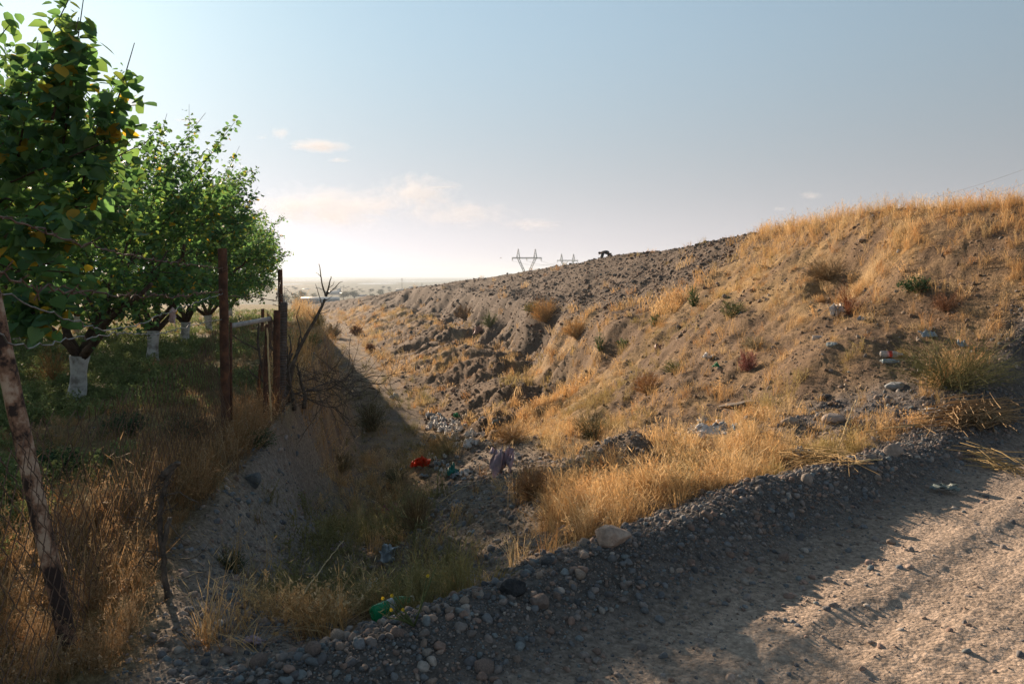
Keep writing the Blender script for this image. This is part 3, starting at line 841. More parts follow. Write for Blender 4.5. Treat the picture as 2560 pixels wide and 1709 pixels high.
k = inf & (r.random(len(x)) < dens)
x, y = x[k], y[k]; n = len(x)
kind = r.choice(16, n, p=np.array([3, 3, 3, 3, 1.3, 1.3, 1.3, 1.6, 1.6, 1.6, 0, 0, 0, .5, .5, .5]) / np.sum([3, 3, 3, 3, 1.3, 1.3, 1.3, 1.6, 1.6, 1.6, .5, .5, .5]))
kind = np.where((y > 19) & (kind < 13), 10 + r.integers(0, 3, n), kind)
nearc = (np.abs(crest_x(y) - x) < 0.8) & (y < 21)
kind = np.where(nearc & (r.random(n) < 0.6), 4 + r.integers(0, 3, n), kind)
s = r.uniform(0.6, 1.25, n) * (0.75 + 0.5 * fbm(x * 0.6, y * 0.6, 2)) * np.interp(y, [4, 10, 20, 60, 120], [0.62, 0.72, 0.95, 1.5, 2.2])
grn = sstep(fbm(x * 0.7 + 30, y * 0.5, 3), 0.58, 0.68)[:, None] * 0.55
tint = straw_tint(r, n, 0.5) * (1 - grn) + np.array([0.22, 0.22, 0.075]) * grn
add_grass('dry_grass', x, y, s, kind, tint, C_STRAW, r, 'golden dry grass growing over the embankment and ditch edge')
# shaded ditch floor and left bank
x, y, r = polar(14000, 3.6, 70, -34, 10, 22)
xf_, xl_ = floor_x(y), bank_x(y)
k = (x > xl_ + 0.2) & (x < xf_ + 0.8) & (berm_d(x, y) > 0.75)
fl = np.exp(-((x - xf_) / 0.55) ** 2)
k &= r.random(len(x)) < np.clip(0.9 * fl + 0.35 * (y > 10) + 0.4 * (y > 16), 0.10, 0.95) * sstep(fbm(x * 2, y * 2, 3), 0.33, 0.6)
x, y = x[k], y[k]; n = len(x)
kind = r.choice(np.array([0, 1, 2, 3, 4, 5, 7, 8, 9, 13, 14, 15]), n)
grn = (sstep(fbm(x * 0.9 + 3, y * 0.5, 3), 0.45, 0.6) * 0.75)[:, None]
tint = straw_tint(r, n, 0.3) * (1 - grn) * 0.9 + np.array([0.12, 0.15, 0.055]) * grn
add_grass('ditch_grass', x, y, r.uniform(0.6, 1.15, n) * np.interp(y, [4, 20, 60], [0.85, 1.1, 1.8]), kind, tint, C_STRAW, r, 'brownish grass and weeds in the shaded ditch bottom')
# orchard and fence line
green_protos = [tuft_mesh('weed', M_WEED, seed=60 + s, n=34, h=0.20, spread=0.13, width=0.007, lean=0.5, curl=0.7, c0=(0.8, 0.8, 0.8), c1=(1.1, 1.1, 1.0)) for s in range(3)]
green_protos += [forb(70 + s, 10, 0.30, 0.10, 0.024, 12, M_WEED, 'weed') for s in range(3)]
C_WEED = proto_collection('weed_kinds', green_protos)
x, y, r = polar(26000, 3.6, 60, -46, -5, 23)
k = (x < bank_x(y) - 0.12) & (fbm(x * 1.5, y * 1.5, 3) + r.random(len(x)) * 0.35 > 0.55) & (berm_d(x, y) > 0.5)
x, y = x[k], y[k]; n = len(x)
dry = fbm(x * 0.5 + 8, y * 0.5, 3) + 0.25 * np.exp(-((x - bank_x(y) + 0.3) / 0.7) ** 2)
isd = r.random(n) < sstep(dry, 0.42, 0.72)
xx, yy_ = x[isd], y[isd]; n = len(xx)
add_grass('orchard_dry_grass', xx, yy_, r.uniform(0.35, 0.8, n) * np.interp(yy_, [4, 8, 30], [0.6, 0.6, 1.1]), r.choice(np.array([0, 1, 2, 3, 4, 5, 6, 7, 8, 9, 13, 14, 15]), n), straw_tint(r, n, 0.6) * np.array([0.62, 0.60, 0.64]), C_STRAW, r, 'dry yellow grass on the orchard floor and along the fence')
xx, yy_ = x[~isd], y[~isd]; n = len(xx)
add_grass('orchard_weeds', xx, yy_, r.uniform(0.5, 1.0, n) * np.interp(yy_, [4, 8, 30], [0.9, 0.75, 1.1]), r.integers(0, 6, n), np.array([0.17, 0.21, 0.08]) * r.uniform(0.7, 1.5, (n, 1)), C_WEED, r, 'green weeds growing under the orchard trees')
# tall dry stems along the foot of the fence
tall = [tuft_mesh('stem', M_STRAW, seed=80 + s, n=14, h=0.8, spread=0.12, width=0.006, lean=0.22, curl=0.3, head=0.3, c0=W0, c1=W1, hv=0.6) for s in range(3)]
tall += [forb(90 + s, 9, 0.6, 0.1, 0.012, 26, M_STRAW, 'stem', 0.006) for s in range(3)]
C_TALL = proto_collection('stem_kinds', tall)
r = np.random.default_rng(24); n = 700
y = r.uniform(3.2, 9.5, n); x = bank_x(y) - 0.05 - np.abs(r.normal(0.0, 0.35, n)) - 0.1 * (y < 5.5) * r.random(n) * 7
k = (berm_d(x, y) > 0.9) & (fbm(x * 2.5, y * 2.5, 2) > 0.42); x, y = x[k], y[k]; n = len(x)
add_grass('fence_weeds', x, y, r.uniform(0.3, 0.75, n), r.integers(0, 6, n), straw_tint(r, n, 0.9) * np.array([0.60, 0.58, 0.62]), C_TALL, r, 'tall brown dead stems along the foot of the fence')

# ragged growth added along the far ditch edge to break its straight shadow
r = np.random.default_rng(26); n = 520
y = np.exp(r.uniform(np.log(10.5), np.log(60), n)); x = bank_x(y) + r.normal(0.0, 0.25, n) * (0.5 + y / 30)
k = fbm(y * 0.9, x * 0.9, 3) + 0.2 * r.random(n) > 0.55; x, y = x[k], y[k]; n = len(x)
add_grass('shadow_break_weeds', x, y, r.uniform(0.5, 1.5, n) * np.interp(y, [10, 60], [0.8, 1.6]), r.integers(0, 6, n), straw_tint(r, n, 0.6) * 0.85, C_TALL, r, 'ragged dry weeds added along the far left ditch edge to break up its shadow')
# ------------------------------------------------------------------ orchard trees
M_LEAF = col_mat('apricot_leaf', rough=0.55, trans=0.55, spec=0.35, tmul=(1.5, 1.45, 0.8))
M_BARK = noise_mat('dark_bark', (0.05, 0.035, 0.026), (0.12, 0.085, 0.065), scale=14, bump=0.6, rough=0.95)
M_LIME = noise_mat('limewashed_bark', (0.20, 0.18, 0.165), (0.58, 0.57, 0.55), scale=5, bump=1.0, bscale=22, rough=0.95, c3=(0.46, 0.45, 0.43))
def leaf_cards(pos, size, r, droop=0.5, yellow=0.02):
    n = len(pos)
    az = r.uniform(0, 2 * np.pi, n)
    d = np.stack([np.cos(az), np.sin(az), -droop + r.normal(0, 0.5, n)], -1); d /= np.linalg.norm(d, axis=1, keepdims=True)
    s = np.cross(d, np.array([0, 0, 1.0]) + r.normal(0, 0.45, (n, 3))); s /= np.linalg.norm(s, axis=1, keepdims=True)
    u = np.cross(s, d)
    L = (size * r.uniform(0.65, 1.2, n))[:, None]; W = L * r.uniform(0.75, 1.0, (n, 1)); cup = L * r.uniform(0.03, 0.22, (n, 1))
    p = pos
    ou = ((.04, .30, .6), (.30, .52, 1.0), (.62, .46, .9), (.86, .22, .3))
    rim = [p + d * L * a_ - s * W * b_ + u * cup * c_ for a_, b_, c_ in ou] + [p + d * L * 1.08 - u * cup * .5] + [p + d * L * a_ + s * W * b_ + u * cup * c_ for a_, b_, c_ in ou[::-1]]
    v = np.stack([p] + rim, 1)
    i = np.arange(n)[:, None] * 10
    f = np.concatenate([i + np.array([[0, 1, 2, 3, 4, 5]]), i + np.array([[0, 5, 6, 7, 8, 9]])])
    base = np.array([[0.090, 0.190, 0.090], [0.120, 0.210, 0.085], [0.080, 0.170, 0.098], [0.180, 0.245, 0.075]])
    c = base[r.choice(4, n, p=[.4, .3, .2, .1])] * r.uniform(0.65, 1.4, (n, 1))
    yl = r.random(n) < yellow
    c[yl] = np.array([[0.50, 0.33, 0.05]]) * r.uniform(0.6, 1.2, (yl.sum(), 1))
    return v.reshape(-1, 3), f, np.repeat(c, 10, 0)
def orchard_tree_meshes(seed, rad=2.0, top=3.5, low=0.92, n_shoot=330, per=58, size=0.07, fork=0.58, trunk_r=0.105):
    r = np.random.default_rng(seed)
    T = MB(); W = MB()
    # trunk, limewashed to the fork
    lean = r.normal(0, 0.05, 2)
    zs = np.linspace(-0.15, fork, 7)
    W.tube([(lean[0] * z + 0.01 * math.sin(z * 9), lean[1] * z, z) for z in zs], [trunk_r * (1.6, 1.3, 1.08, 1.0, 0.95, 1.0, 1.15)[i] * r.uniform(0.95, 1.06) for i in range(7)], n=12)
    fp = np.array([lean[0] * fork, lean[1] * fork, fork])
    ends = []
    nl = 5
    for i in range(nl):
        az = 2 * np.pi * i / nl + r.normal(0, 0.25)
        out = rad * r.uniform(0.45, 0.8); hz = r.uniform(0.9, 1.7)
        pts = []
        for t in np.linspace(0, 1, 6):
            pts.append(fp + np.array([math.cos(az) * out * t ** 1.15, math.sin(az) * out * t ** 1.15, -0.05 + hz * t ** 0.9]) + r.normal(0, 0.03, 3) * (t > 0))
        T.tube(pts, np.array([0.62, 0.50, 0.42, 0.36, 0.3, 0.24]) * trunk_r, n=8)
        ends.append(pts)
        for q in range(3):
            j = r.integers(2, 6); b = pts[j]; az2 = az + r.normal(0, 0.8)
            L = r.uniform(0.5, 1.0)
            p2 = [b + np.array([math.cos(az2) * L * .6 * t, math.sin(az2) * L * .6 * t, L * t]) + r.normal(0, 0.02, 3) for t in np.linspace(0, 1, 4)]
            T.tube(p2, np.linspace(0.026, 0.010, 4), n=5); ends.append(p2)
    lp = []
    cz = (top + low) / 2; hz = (top - low) / 2
    for i in range(n_shoot):
        d = r.normal(size=3); d /= np.linalg.norm(d)
        q = r.uniform(0.35, 0.92) ** 0.7
        s0 = np.array([d[0] * rad * q, d[1] * rad * q, cz + d[2] * hz * q])
        g = np.array([d[0] * 0.7, d[1] * 0.7, 0.75 if d[2] > -0.3 else -0.15]) + r.normal(0, 0.25, 3); g /= np.linalg.norm(g)
        L = r.uniform(0.3, 0.95) * (1.45 if d[2] > 0.55 and r.random() < 0.5 else 1.0)
        if d[2] < -0.2: L *= 0.6
        k = int(per * L / 0.6)
        t = np.linspace(0.0, 1.0, k)
        p = s0 + g * L * t[:, None] + np.stack([0 * t, 0 * t, -0.12 * t * t * (1 if d[2] < 0.4 else 0)], -1) + r.normal(0, 0.055, (k, 3))
        lp.append(p)
        bare = 0.22 if (d[2] > 0.6 and r.random() < 0.35) else 0.0
        T.tube([s0, s0 + g * L * 0.5, s0 + g * (L + bare)], [0.008, 0.006, 0.003], n=3, cap=False)
    lp = np.vstack(lp)
    rad_xy = np.hypot(lp[:, 0], lp[:, 1])
    lp = lp[lp[:, 2] > low + 0.25 * np.clip(1 - rad_xy / rad, 0, 1) - 0.12 - 0.15 * r.random(len(lp))]
    v, f, c = leaf_cards(lp, size, r)
    tm = T.mesh('limbs', M_BARK, True)
    return W.mesh('trunk', M_LIME, True), tm, mesh_np('crown', v, f, M_LEAF, False, c)
tree_kinds = [orchard_tree_meshes(201), orchard_tree_meshes(202, rad=1.9, top=3.7), orchard_tree_meshes(203, rad=2.1, top=3.4, n_shoot=290)]
def orchard_tree(kind, x, y, rz, s, label):
    e = empty('orchard_tree', (x, y, gz(x, y) - 0.02), (0, 0, rz)); e.scale = (s, s, s)
    tag(e, label, 'tree', 'orchard trees behind the fence')
    k = tree_kinds[kind]
    obj('trunk', k[0], e); obj('limbs', k[1], e)['kind'] = 'stuff'; obj('crown', k[2], e)
    return e
row = [(-5.75, 10.5, 0, 0.4, 1.0, 'apricot tree with forked limewashed trunk fully visible, nearest inside the fence'),
       (-7.05, 15.6, 1, 1.9, 1.0, 'second limewashed apricot tree of the row, behind the forked one'),
       (-8.3, 20.2, 2, 3.1, 1.0, 'third limewashed apricot tree of the row, partly hidden'),
       (-9.5, 25.0, 0, 4.2, 1.0, 'fourth apricot tree of the row, leaves beside the rusty post'),
       (-10.9, 30.2, 1, 5.3, 1.02, 'fifth apricot tree of the row, just left of the wire roll'),
       (-12.6, 35.6, 2, 0.9, 1.0, 'last apricot tree at the far end of the row')]
for x, y, k, rz, s, lb in row:
    orchard_tree(k, x, y, rz, s, lb)
for x, y, k, rz, s, lb in [(-10.6, 14.2, 2, 2.2, 1.0, 'apricot tree of the second row, left behind the forked trunk'),
                           (-12.0, 19.2, 0, 1.2, 1.0, 'second row apricot tree glimpsed between the front trunks'),
                           (-13.4, 24.5, 1, 0.2, 1.0, 'far second row apricot tree in the orchard shade')]:
    orchard_tree(k, x, y, rz, s, lb)
def near_tree():
    k = orchard_tree_meshes(210, rad=2.0, top=3.15, low=1.0, n_shoot=300, per=56, size=0.08)
    e = empty('orchard_tree', (-4.72, 4.75, gz(-4.72, 4.75)), (0, 0, 0.6))
    tag(e, 'closest apricot tree with large backlit leaves at the left picture edge', 'tree', 'orchard trees behind the fence')
    obj('trunk', k[0], e); obj('limbs', k[1], e)['kind'] = 'stuff'; obj('crown', k[2], e)
    # tall leading shoots standing above the crown
    r = np.random.default_rng(5); T = MB(); P = []
    for (u0, v0, u1, v1, Y, bare) in [(150, 420, 200, 60, 4.6, 0.25), (230, 470, 315, 180, 4.7, 0.25), (130, 300, 185, 90, 4.5, 0.22), (40, 420, 90, 130, 4.6, 0.1), (190, 520, 255, 270, 4.6, 0.0), (60, 600, 170, 560, 4.2, 0.0), (30, 800, 150, 760, 4.1, 0.0)]:
        a = np.array(px(u0, v0, Y)); b = np.array(px(u1, v1, Y))
        T.tube([a, (a + b) / 2, b + (b - a) * bare], [0.009, 0.006, 0.0025], n=4)
        n = 150
        P.append(a + (b - a) * r.random((n, 1)) + r.normal(0, 0.062, (n, 3)))
    v, f, c = leaf_cards(np.vstack(P), 0.085, r, yellow=0.06)
    m1 = T.build('shoots', M_BARK); m1['kind'] = 'stuff'; m2 = obj('shoot_leaves', mesh_np('shoot_leaves', v, f, M_LEAF, False, c))
    inv = Matrix.Translation((-4.72, 4.75, gz(-4.72, 4.75))) @ Matrix.Rotation(0.6, 4, 'Z')
    for m in (m1, m2):
        m.parent = e; m.matrix_parent_inverse = inv.inverted()
near_tree()
# ------------------------------------------------------------------ fence
M_RUST = noise_mat('rusty_steel', (0.055, 0.030, 0.022), (0.17, 0.075, 0.040), scale=9, bump=0.5, bscale=40, rough=0.9, c3=(0.10, 0.05, 0.032))
M_PAINT = noise_mat('peeling_paint_steel', (0.035, 0.022, 0.018), (0.44, 0.32, 0.23), scale=6, bump=0.5, bscale=30, rough=0.8, c3=(0.24, 0.13, 0.08), detail=9)
for _e, _p in zip(M_PAINT.node_tree.nodes['Color Ramp'].color_ramp.elements, (0.44, 0.50, 0.57)): _e.position = _p
M_WIRE = noise_mat('rusted_wire', (0.07, 0.05, 0.04), (0.20, 0.12, 0.08), scale=20, rough=0.7)
M_GWIRE = noise_mat('galvanised_wire', (0.16, 0.16, 0.16), (0.30, 0.29, 0.27), scale=20, rough=0.55, metal=0.5)
M_WOOD = noise_mat('dead_wood', (0.055, 0.044, 0.036), (0.15, 0.12, 0.095), scale=16, bump=0.6, rough=0.95)
M_WHITEBAR = noise_mat('grey_painted_bar', (0.25, 0.26, 0.26), (0.46, 0.46, 0.45), scale=12, rough=0.7, bump=0.2)
M_CANE = noise_mat('cane', (0.40, 0.28, 0.13), (0.56, 0.42, 0.22), scale=25, rough=0.6)
FA = Vector((-1.89, 3.4, 0.0)); FB = Vector((-2.83, 7.8, 0.0)); FC = Vector((-2.86, 9.35, 0.0))
def fence_pt(u, v):
    """point of the fence plane (through its two main posts) seen at a photograph pixel"""
    k = (u - CU) / FOC
    t = (k * FA.y - FA.x) / ((FB.x - FA.x) - k * (FB.y - FA.y))
    Y = FA.y + t * (FB.y - FA.y)
    return px(u, v, Y)
def wob(pts, n, amp, r):
    """resample a polyline and make it slightly wavy"""
    p = np.array([tuple(q) for q in pts]); d = np.concatenate([[0], np.cumsum(np.linalg.norm(np.diff(p, axis=0), axis=1))])
    t = np.linspace(0, d[-1], n)
    o = np.stack([np.interp(t, d, p[:, i]) for i in range(3)], -1)
    k = np.hanning(7); k /= k.sum()
    for i in range(3):
        o[:, i] = np.convolve(np.pad(o[:, i], 3, 'edge'), k, 'valid')
    return o + r.normal(0, amp, o.shape)
def net(A, B, h0, h1, wcell, r, sag, drop, rad=0.0016, bulge=0.05, ground=True):
    """chain-link netting from A to B as zig-zag wires; h0,h1 top heights at both ends"""
    L = (B - A).length; nx = int(L / wcell); out = MB()
    dirv = (B - A).normalized(); nrm = Vector((-dirv.y, dirv.x, 0))
    zb = np.array([gz(A.x + (B.x - A.x) * i / nx, A.y + (B.y - A.y) * i / nx) if ground else 0 for i in range(nx + 2)])
    for i in range(nx):
        t = i / nx
        top = h0 + (h1 - h0) * t - sag * math.sin(math.pi * t)
        bot = zb[i] + drop
        nj = max(4, int((top - bot) / (wcell * 0.95)))
        pts = []
        for j in range(nj + 1):
            s = j / nj
            odd = (j + i) % 2
            xx = (i + odd) / nx
            z = bot + (top - bot) * s + r.normal(0, 0.006)
            off = bulge * math.sin(3.1 * s + 5 * t) + 0.02 * math.sin(11 * t + 4 * s)
            p = A + (B - A) * xx + nrm * off + dirv * (r.normal(0, 0.006) + 0.02 * math.sin(5 * s + 9 * t))
            pts.append((p.x, p.y, z))
        out.tube(pts, rad, n=3, cap=False)
    return out
def build_fence():
    r = np.random.default_rng(31)
    e = empty('wire_fence', (FA.x, FA.y, gz(FA.x, FA.y)))
    tag(e, 'sagging chain link and barbed wire fence with leaning rusty posts', 'fence')
    inv = Matrix.Translation(e.location).inverted()
    def part(o):
        o.parent = e; o.matrix_parent_inverse = inv; return o
    def post(name, a, b, rad, mat, label=None, n=12, open_top=True):
        b_ = MB(); pts = wob([a, b], 14, 0.0012, r)
        b_.tube(pts, rad, n=n, cap=not open_top)
        if open_top:
            d = np.array(tuple(Vector(b) - Vector(a))); d /= np.linalg.norm(d)
            b_.tube([pts[-1], pts[-1] - d * 0.06], [rad * 0.82, rad * 0.8], n=n, cap=True)
        o = part(b_.build(name, mat, smooth=True))
        if label: o['label'] = label
        return o
    lp = post('post', px(178, 1640, 3.40), px(-48, 620, 3.36), 0.036, M_PAINT, 'leaning steel post with peeling paint')
    post('post', px(566, 1135, 7.8), px(556, 604, 7.8), 0.044, M_RUST, 'upright rusty pipe post')
    post('post', px(660, 1100, 8.9), px(668, 800, 9.0), 0.022, M_RUST)
    post('post', px(690, 1085, 9.3), px(692, 765, 9.35), 0.040, M_RUST)
    post('post', px(640, 1062, 10.6), px(652, 905, 10.6), 0.025, M_RUST)
    post('post', px(703, 830, 16.5), px(700, 668, 16.5), 0.05, M_RUST)
    post('post', px(655, 830, 15.0), px(657, 770, 15.0), 0.03, M_RUST)
    # strands
    def strand(name, pts, rad, mat, barbs=0, amp=0.006):
        p = wob(pts, 90, amp, r)
        b_ = MB(); b_.tube(p, rad, n=4, cap=False)
        if barbs:
            b2 = p + np.array([0, 0, 0.004]) * np.sin(np.arange(len(p)) * 1.4)[:, None]
            b_.tube(b2, rad, n=4, cap=False)
            for q in p[::barbs]:
                for k in range(2):
                    d = r.normal(0, 0.016, 3); b_.tube([q - d, q + d], rad * 0.9, n=3, cap=False)
        return part(b_.build(name, mat))
    strand('barbed_wire', [fence_pt(u, v) for u, v in ((-70, 520), (60, 560), (191, 607), (300, 634), (420, 655), (557, 672))], 0.0032, M_WIRE, 4)
    strand('barbed_wire', [fence_pt(u, v) for u, v in ((-50, 660), (60, 712), (200, 728), (325, 741), (400, 738), (440, 746), (480, 733), (557, 727))], 0.0034, M_WIRE, 3, 0.008)
    strand('plain_wire', [fence_pt(u, v) for u, v in ((-45, 700), (80, 765), (245, 825), (325, 818), (430, 778), (500, 752), (557, 734))], 0.0034, M_GWIRE)
    strand('plain_wire', [fence_pt(u, v) for u, v in ((-30, 820), (20, 850), (61, 868), (172, 850), (291, 833), (383, 836), (440, 825), (500, 808), (557, 797))], 0.0034, M_GWIRE)
    strand('barbed_wire', [px(557, 740, 7.8), px(620, 742, 8.7), px(690, 752, 9.35), px(702, 700, 16.5)], 0.0032, M_WIRE, 4)
    # netting
    o = part(net(FA, FB, 1.02, 1.06, 0.062, r, 0.05, 0.02, rad=0.0025).build('netting', M_WIRE))
    o = part(net(FA + (FA - FB) * 0.45, FA, 1.1, 1.02, 0.062, r, 0.05, 0.05, rad=0.0025).build('netting', M_WIRE))
    o = part(net(FB + Vector((0, 0.08, 0)), FC, 1.08, 1.05, 0.055, r, 0.0, 0.08, rad=0.0017, bulge=0.03).build('netting', M_WIRE))
    o = part(net(FC, Vector((-5.0, 16.5, 0)), 1.1, 0.9, 0.09, r, 0.1, 0.05, rad=0.0022).build('netting', M_WIRE))
    # gate section with pale top bar
    b_ = MB(); a, b = px(576, 803, 7.95), px(676, 806, 9.3)
    b_.box((a + b) / 2, ((b - a).length, 0.02, 0.045), rot=(0, 0, math.atan2((b - a).y, (b - a).x)))
    part(b_.build('top_bar', M_WHITEBAR))
    b_ = MB(); b_.tube([px(578, 1060, 7.95), px(577, 806, 7.95)], 0.014, n=6)
    part(b_.build('gate_stile', M_RUST))
    b_ = MB(); b_.tube([px(671, 1075, 9.2), px(668, 812, 9.2)], 0.012, n=6)
    part(b_.build('gate_stile', M_RUST))
build_fence()

def wire_roll():
    """rolled-up netting standing on end against the last post"""
    r = np.random.default_rng(33)
    base = px(704, 1052, 9.55); base.z = gz(base.x, base.y) - 0.02
    H = 1.32
    e = empty('wire_roll', base); tag(e, 'upright roll of fine wire netting leaning beside the rusty gate post', 'wire roll')
    b = MB()
    for j in range(74):
        z = H * j / 73
        rr_ = 0.044 + 0.002 * math.sin(j * 2.1) + r.normal(0, 0.0015)
        ang = np.linspace(0, 2 * np.pi, 15)
        b.tube([(rr_ * math.cos(t + j * .4) + 0.02 * z, rr_ * math.sin(t + j * .4), z + 0.006 * math.sin(t)) for t in ang], 0.0032, n=4, cap=False)
    b.build('coil', M_GWIRE, e)
    b = MB()
    for k in range(26):
        t = 2 * np.pi * k / 26; q = 0.036 if k % 2 else 0.043
        b.tube([(q * math.cos(t + 0.1 * z) + 0.02 * z, q * math.sin(t + 0.1 * z), z) for z in np.linspace(0, H, 9)], 0.003, n=3, cap=False)
    b.build('mesh_wires', M_WIRE, e)
    b = MB(); b.tube([(0.0, 0, 0), (0.03, 0, H + 0.02)], 0.031, n=10); b.build('core', M_WIRE, e)
    # loose wire ends at the top
    b = MB()
    for k in range(9):
        p = [np.array([0.03 + 0.035 * math.cos(k), 0.035 * math.sin(k), H])]
        for q in range(5): p.append(p[-1] + r.normal(0, 0.035, 3) + np.array([0, 0, 0.012]))
        b.tube(p, 0.003, n=3, cap=False)
    b.build('loose_ends', M_GWIRE, e)
wire_roll()

def cane_pole():
    a, b = px(679, 1098, 8.75), px(667, 800, 9.0)
    a.z = gz(a.x, a.y) - 0.02
    m = MB(); pts = wob([a, b], 24, 0.002, rng); rad = np.full(24, 0.0095); rad[::4] *= 1.35
    m.tube(pts, rad, n=6)
    tag(m.build('cane_pole', M_CANE, smooth=True), 'thin yellow cane leaning against the gate post', 'cane')
cane_pole()

# cloth tied to the wire
def sheet(name, w, h, seed, mat, loc, rot=(0, 0, 0), amp=0.25, n=14, thick=0.0, fold=2.0, parent=None):
    """crumpled bag or rag: a folded, closed-up sheet"""
    r = np.random.default_rng(seed)
    g = np.linspace(-0.5, 0.5, n)
    X, Y = np.meshgrid(g, g)
    p = r.uniform(0, 60, 6)
    rad = np.sqrt(X * X + Y * Y) + 1e-6
    edge = 1 - 0.35 * fbm(np.arctan2(Y, X) * 1.5 + p[5], rad * 0 + p[0], 3)
    Z = (fbm(X * fold * 2 + p[0], Y * fold * 2 + p[1], 4, gain=0.62) - 0.42) * amp * 2.2
    rg = np.abs(fbm(X * fold * 3 + p[4], Y * fold * 3 + p[2], 3) - 0.5) * 2
    Z = Z + (1 - rg) ** 3 * amp * 0.8 * (1 - 1.2 * rad)
    X2 = X * edge + (fbm(X * 4 + p[2], Y * 4 + p[3], 3) - 0.5) * 0.5
    Y2 = Y * edge + (fbm(X * 4 + p[3], Y * 4 + p[4], 3) - 0.5) * 0.5
    s = min(w, h)
    v = np.stack([X2 * w, Y2 * h, np.maximum(Z, -0.06) * s], -1).reshape(-1, 3)
    ii = np.arange(n * n).reshape(n, n)
    f = np.stack([ii[:-1, :-1], ii[:-1, 1:], ii[1:, 1:], ii[1:, :-1]], -1).reshape(-1, 4)
    # second skin just under the first, so the sheet has a body
    v2 = v - np.array([0, 0, max(thick, 0.004)])
    bd = np.concatenate([ii[0, :], ii[1:, -1], ii[-1, -2::-1], ii[-2:0:-1, 0]])
    q = len(v); rim = np.stack([bd, bd + q, np.roll(bd, -1) + q, np.roll(bd, -1)], -1)
    me = mesh_np(name, np.vstack([v, v2]), [np.vstack([f, f[:, ::-1] + q, rim])], mat, False)
    return obj(name, me, parent, loc, rot)
M_RAG = noise_mat('pale_pink_cloth', (0.52, 0.36, 0.33), (0.72, 0.58, 0.54), scale=30, rough=0.9, trans=0.3)
def rag():
    p = fence_pt(431, 777)
    r = np.random.default_rng(9); b = MB()
    e = empty('rag', p); tag(e, 'pale pink rag knotted on the fence wire', 'rag')
    v, f = ico(2); q = v * np.array([0.018, 0.016, 0.02]) * (1 + 0.25 * r.normal(size=(len(v), 1)))
    b.add(q, f3=f); b.build('knot', M_RAG, e, smooth=True)
    for k in range(4):
        b = MB(); L = (0.11, 0.085, 0.065, 0.05)[k]; az = k * 1.7
        n = 9; rows = []
        for t in np.linspace(0, 1, n):
            w = 0.008 + 0.020 * t ** 0.7 * (1 - 0.5 * t); c = np.array([0.012 * math.cos(az) * t * 2, 0.01 * math.sin(az) + 0.01 * math.sin(6 * t + k), -L * t])
            s = np.array([math.cos(az + 1.2 + t), math.sin(az + 1.2 + t), 0.1]) * w
            th_ = np.array([math.sin(az), -math.cos(az), 0]) * 0.002
            rows += [c - s + th_, c + s + th_, c + s - th_, c - s - th_]
        ff = [[i * 4 + a_, i * 4 + (a_ + 1) % 4, i * 4 + 4 + (a_ + 1) % 4, i * 4 + 4 + a_] for i in range(n - 1) for a_ in range(4)]
        b.add(rows, ff); b.build('strip', M_RAG, e)
rag()

# ------------------------------------------------------------------ dead wood
def branchy(b, p, d, L, rad, depth, r, spread=0.6, up=0.1, kids=4, seg=6, crook=0.16):
    pts = [np.array(p)]; d = np.array(d, float); d /= np.linalg.norm(d)
    for i in range(seg):
        d = d + r.normal(0, crook, 3) + np.array([0, 0, up * 0.2]); d /= np.linalg.norm(d)
        pts.append(pts[-1] + d * L / seg)
    b.tube(pts, np.linspace(rad, rad * 0.45, seg + 1), n=6 if rad > 0.012 else 4, cap=rad > 0.02)
    if depth > 0:
        for k in range(kids):
            j = r.integers(max(1, seg // 3), seg + 1)
            dd = (pts[j] - pts[j - 1]); dd /= np.linalg.norm(dd)
            dd = dd + r.normal(0, spread, 3) + np.array([0, 0, up])
            branchy(b, pts[j], dd, L * r.uniform(0.35, 0.65), rad * r.uniform(0.4, 0.6), depth - 1, r, spread, up, kids, seg, crook)
def dead_sapling():
    """bare branch rising out of the brush pile"""
    Y = 10.3
    base = px(722, 950, Y); e = empty('dead_sapling', base); e.location.z = gz(base.x, base.y)
    tag(e, 'bare dead sapling with forked twigs leaning right against the horizon', 'dead tree')
    inv = Matrix.Translation(e.location).inverted(); r = np.random.default_rng(4)
    def add(name, pts, r0, r1, n=8):
        b = MB(); p = wob([px(u, v, Y) for u, v in pts], 22, 0.002, r); b.tube(p, np.linspace(r0, r1, 22), n=n)
        o = b.build(name, M_WOOD, smooth=True); o.parent = e; o.matrix_parent_inverse = inv; return o
    add('trunk', [(715, 1000), (735, 900), (755, 855), (787, 800), (805, 765), (815, 742)], 0.030, 0.017)
    for pts, r0 in (([(815, 742), (820, 725), (824, 705), (828, 690)], 0.016), ([(815, 742), (806, 715), (802, 692), (800, 670), (797, 658)], 0.013),
                    ([(805, 765), (797, 735), (790, 715), (788, 708)], 0.008), ([(818, 735), (835, 722), (848, 706), (858, 703)], 0.009),
                    ([(802, 692), (795, 684), (790, 681)], 0.005), ([(797, 785), (815, 780), (826, 775)], 0.006), ([(808, 755), (824, 745), (832, 738)], 0.006),
                    ([(755, 855), (748, 815), (740, 790), (748, 770), (750, 762)], 0.010), ([(822, 720), (833, 712), (836, 702)], 0.005), ([(790, 800), (776, 790), (768, 775)], 0.006),
                    ([(735, 900), (745, 870), (748, 845), (752, 838)], 0.022)):
        add('branch', pts, r0, r0 * 0.35, 5)
dead_sapling()
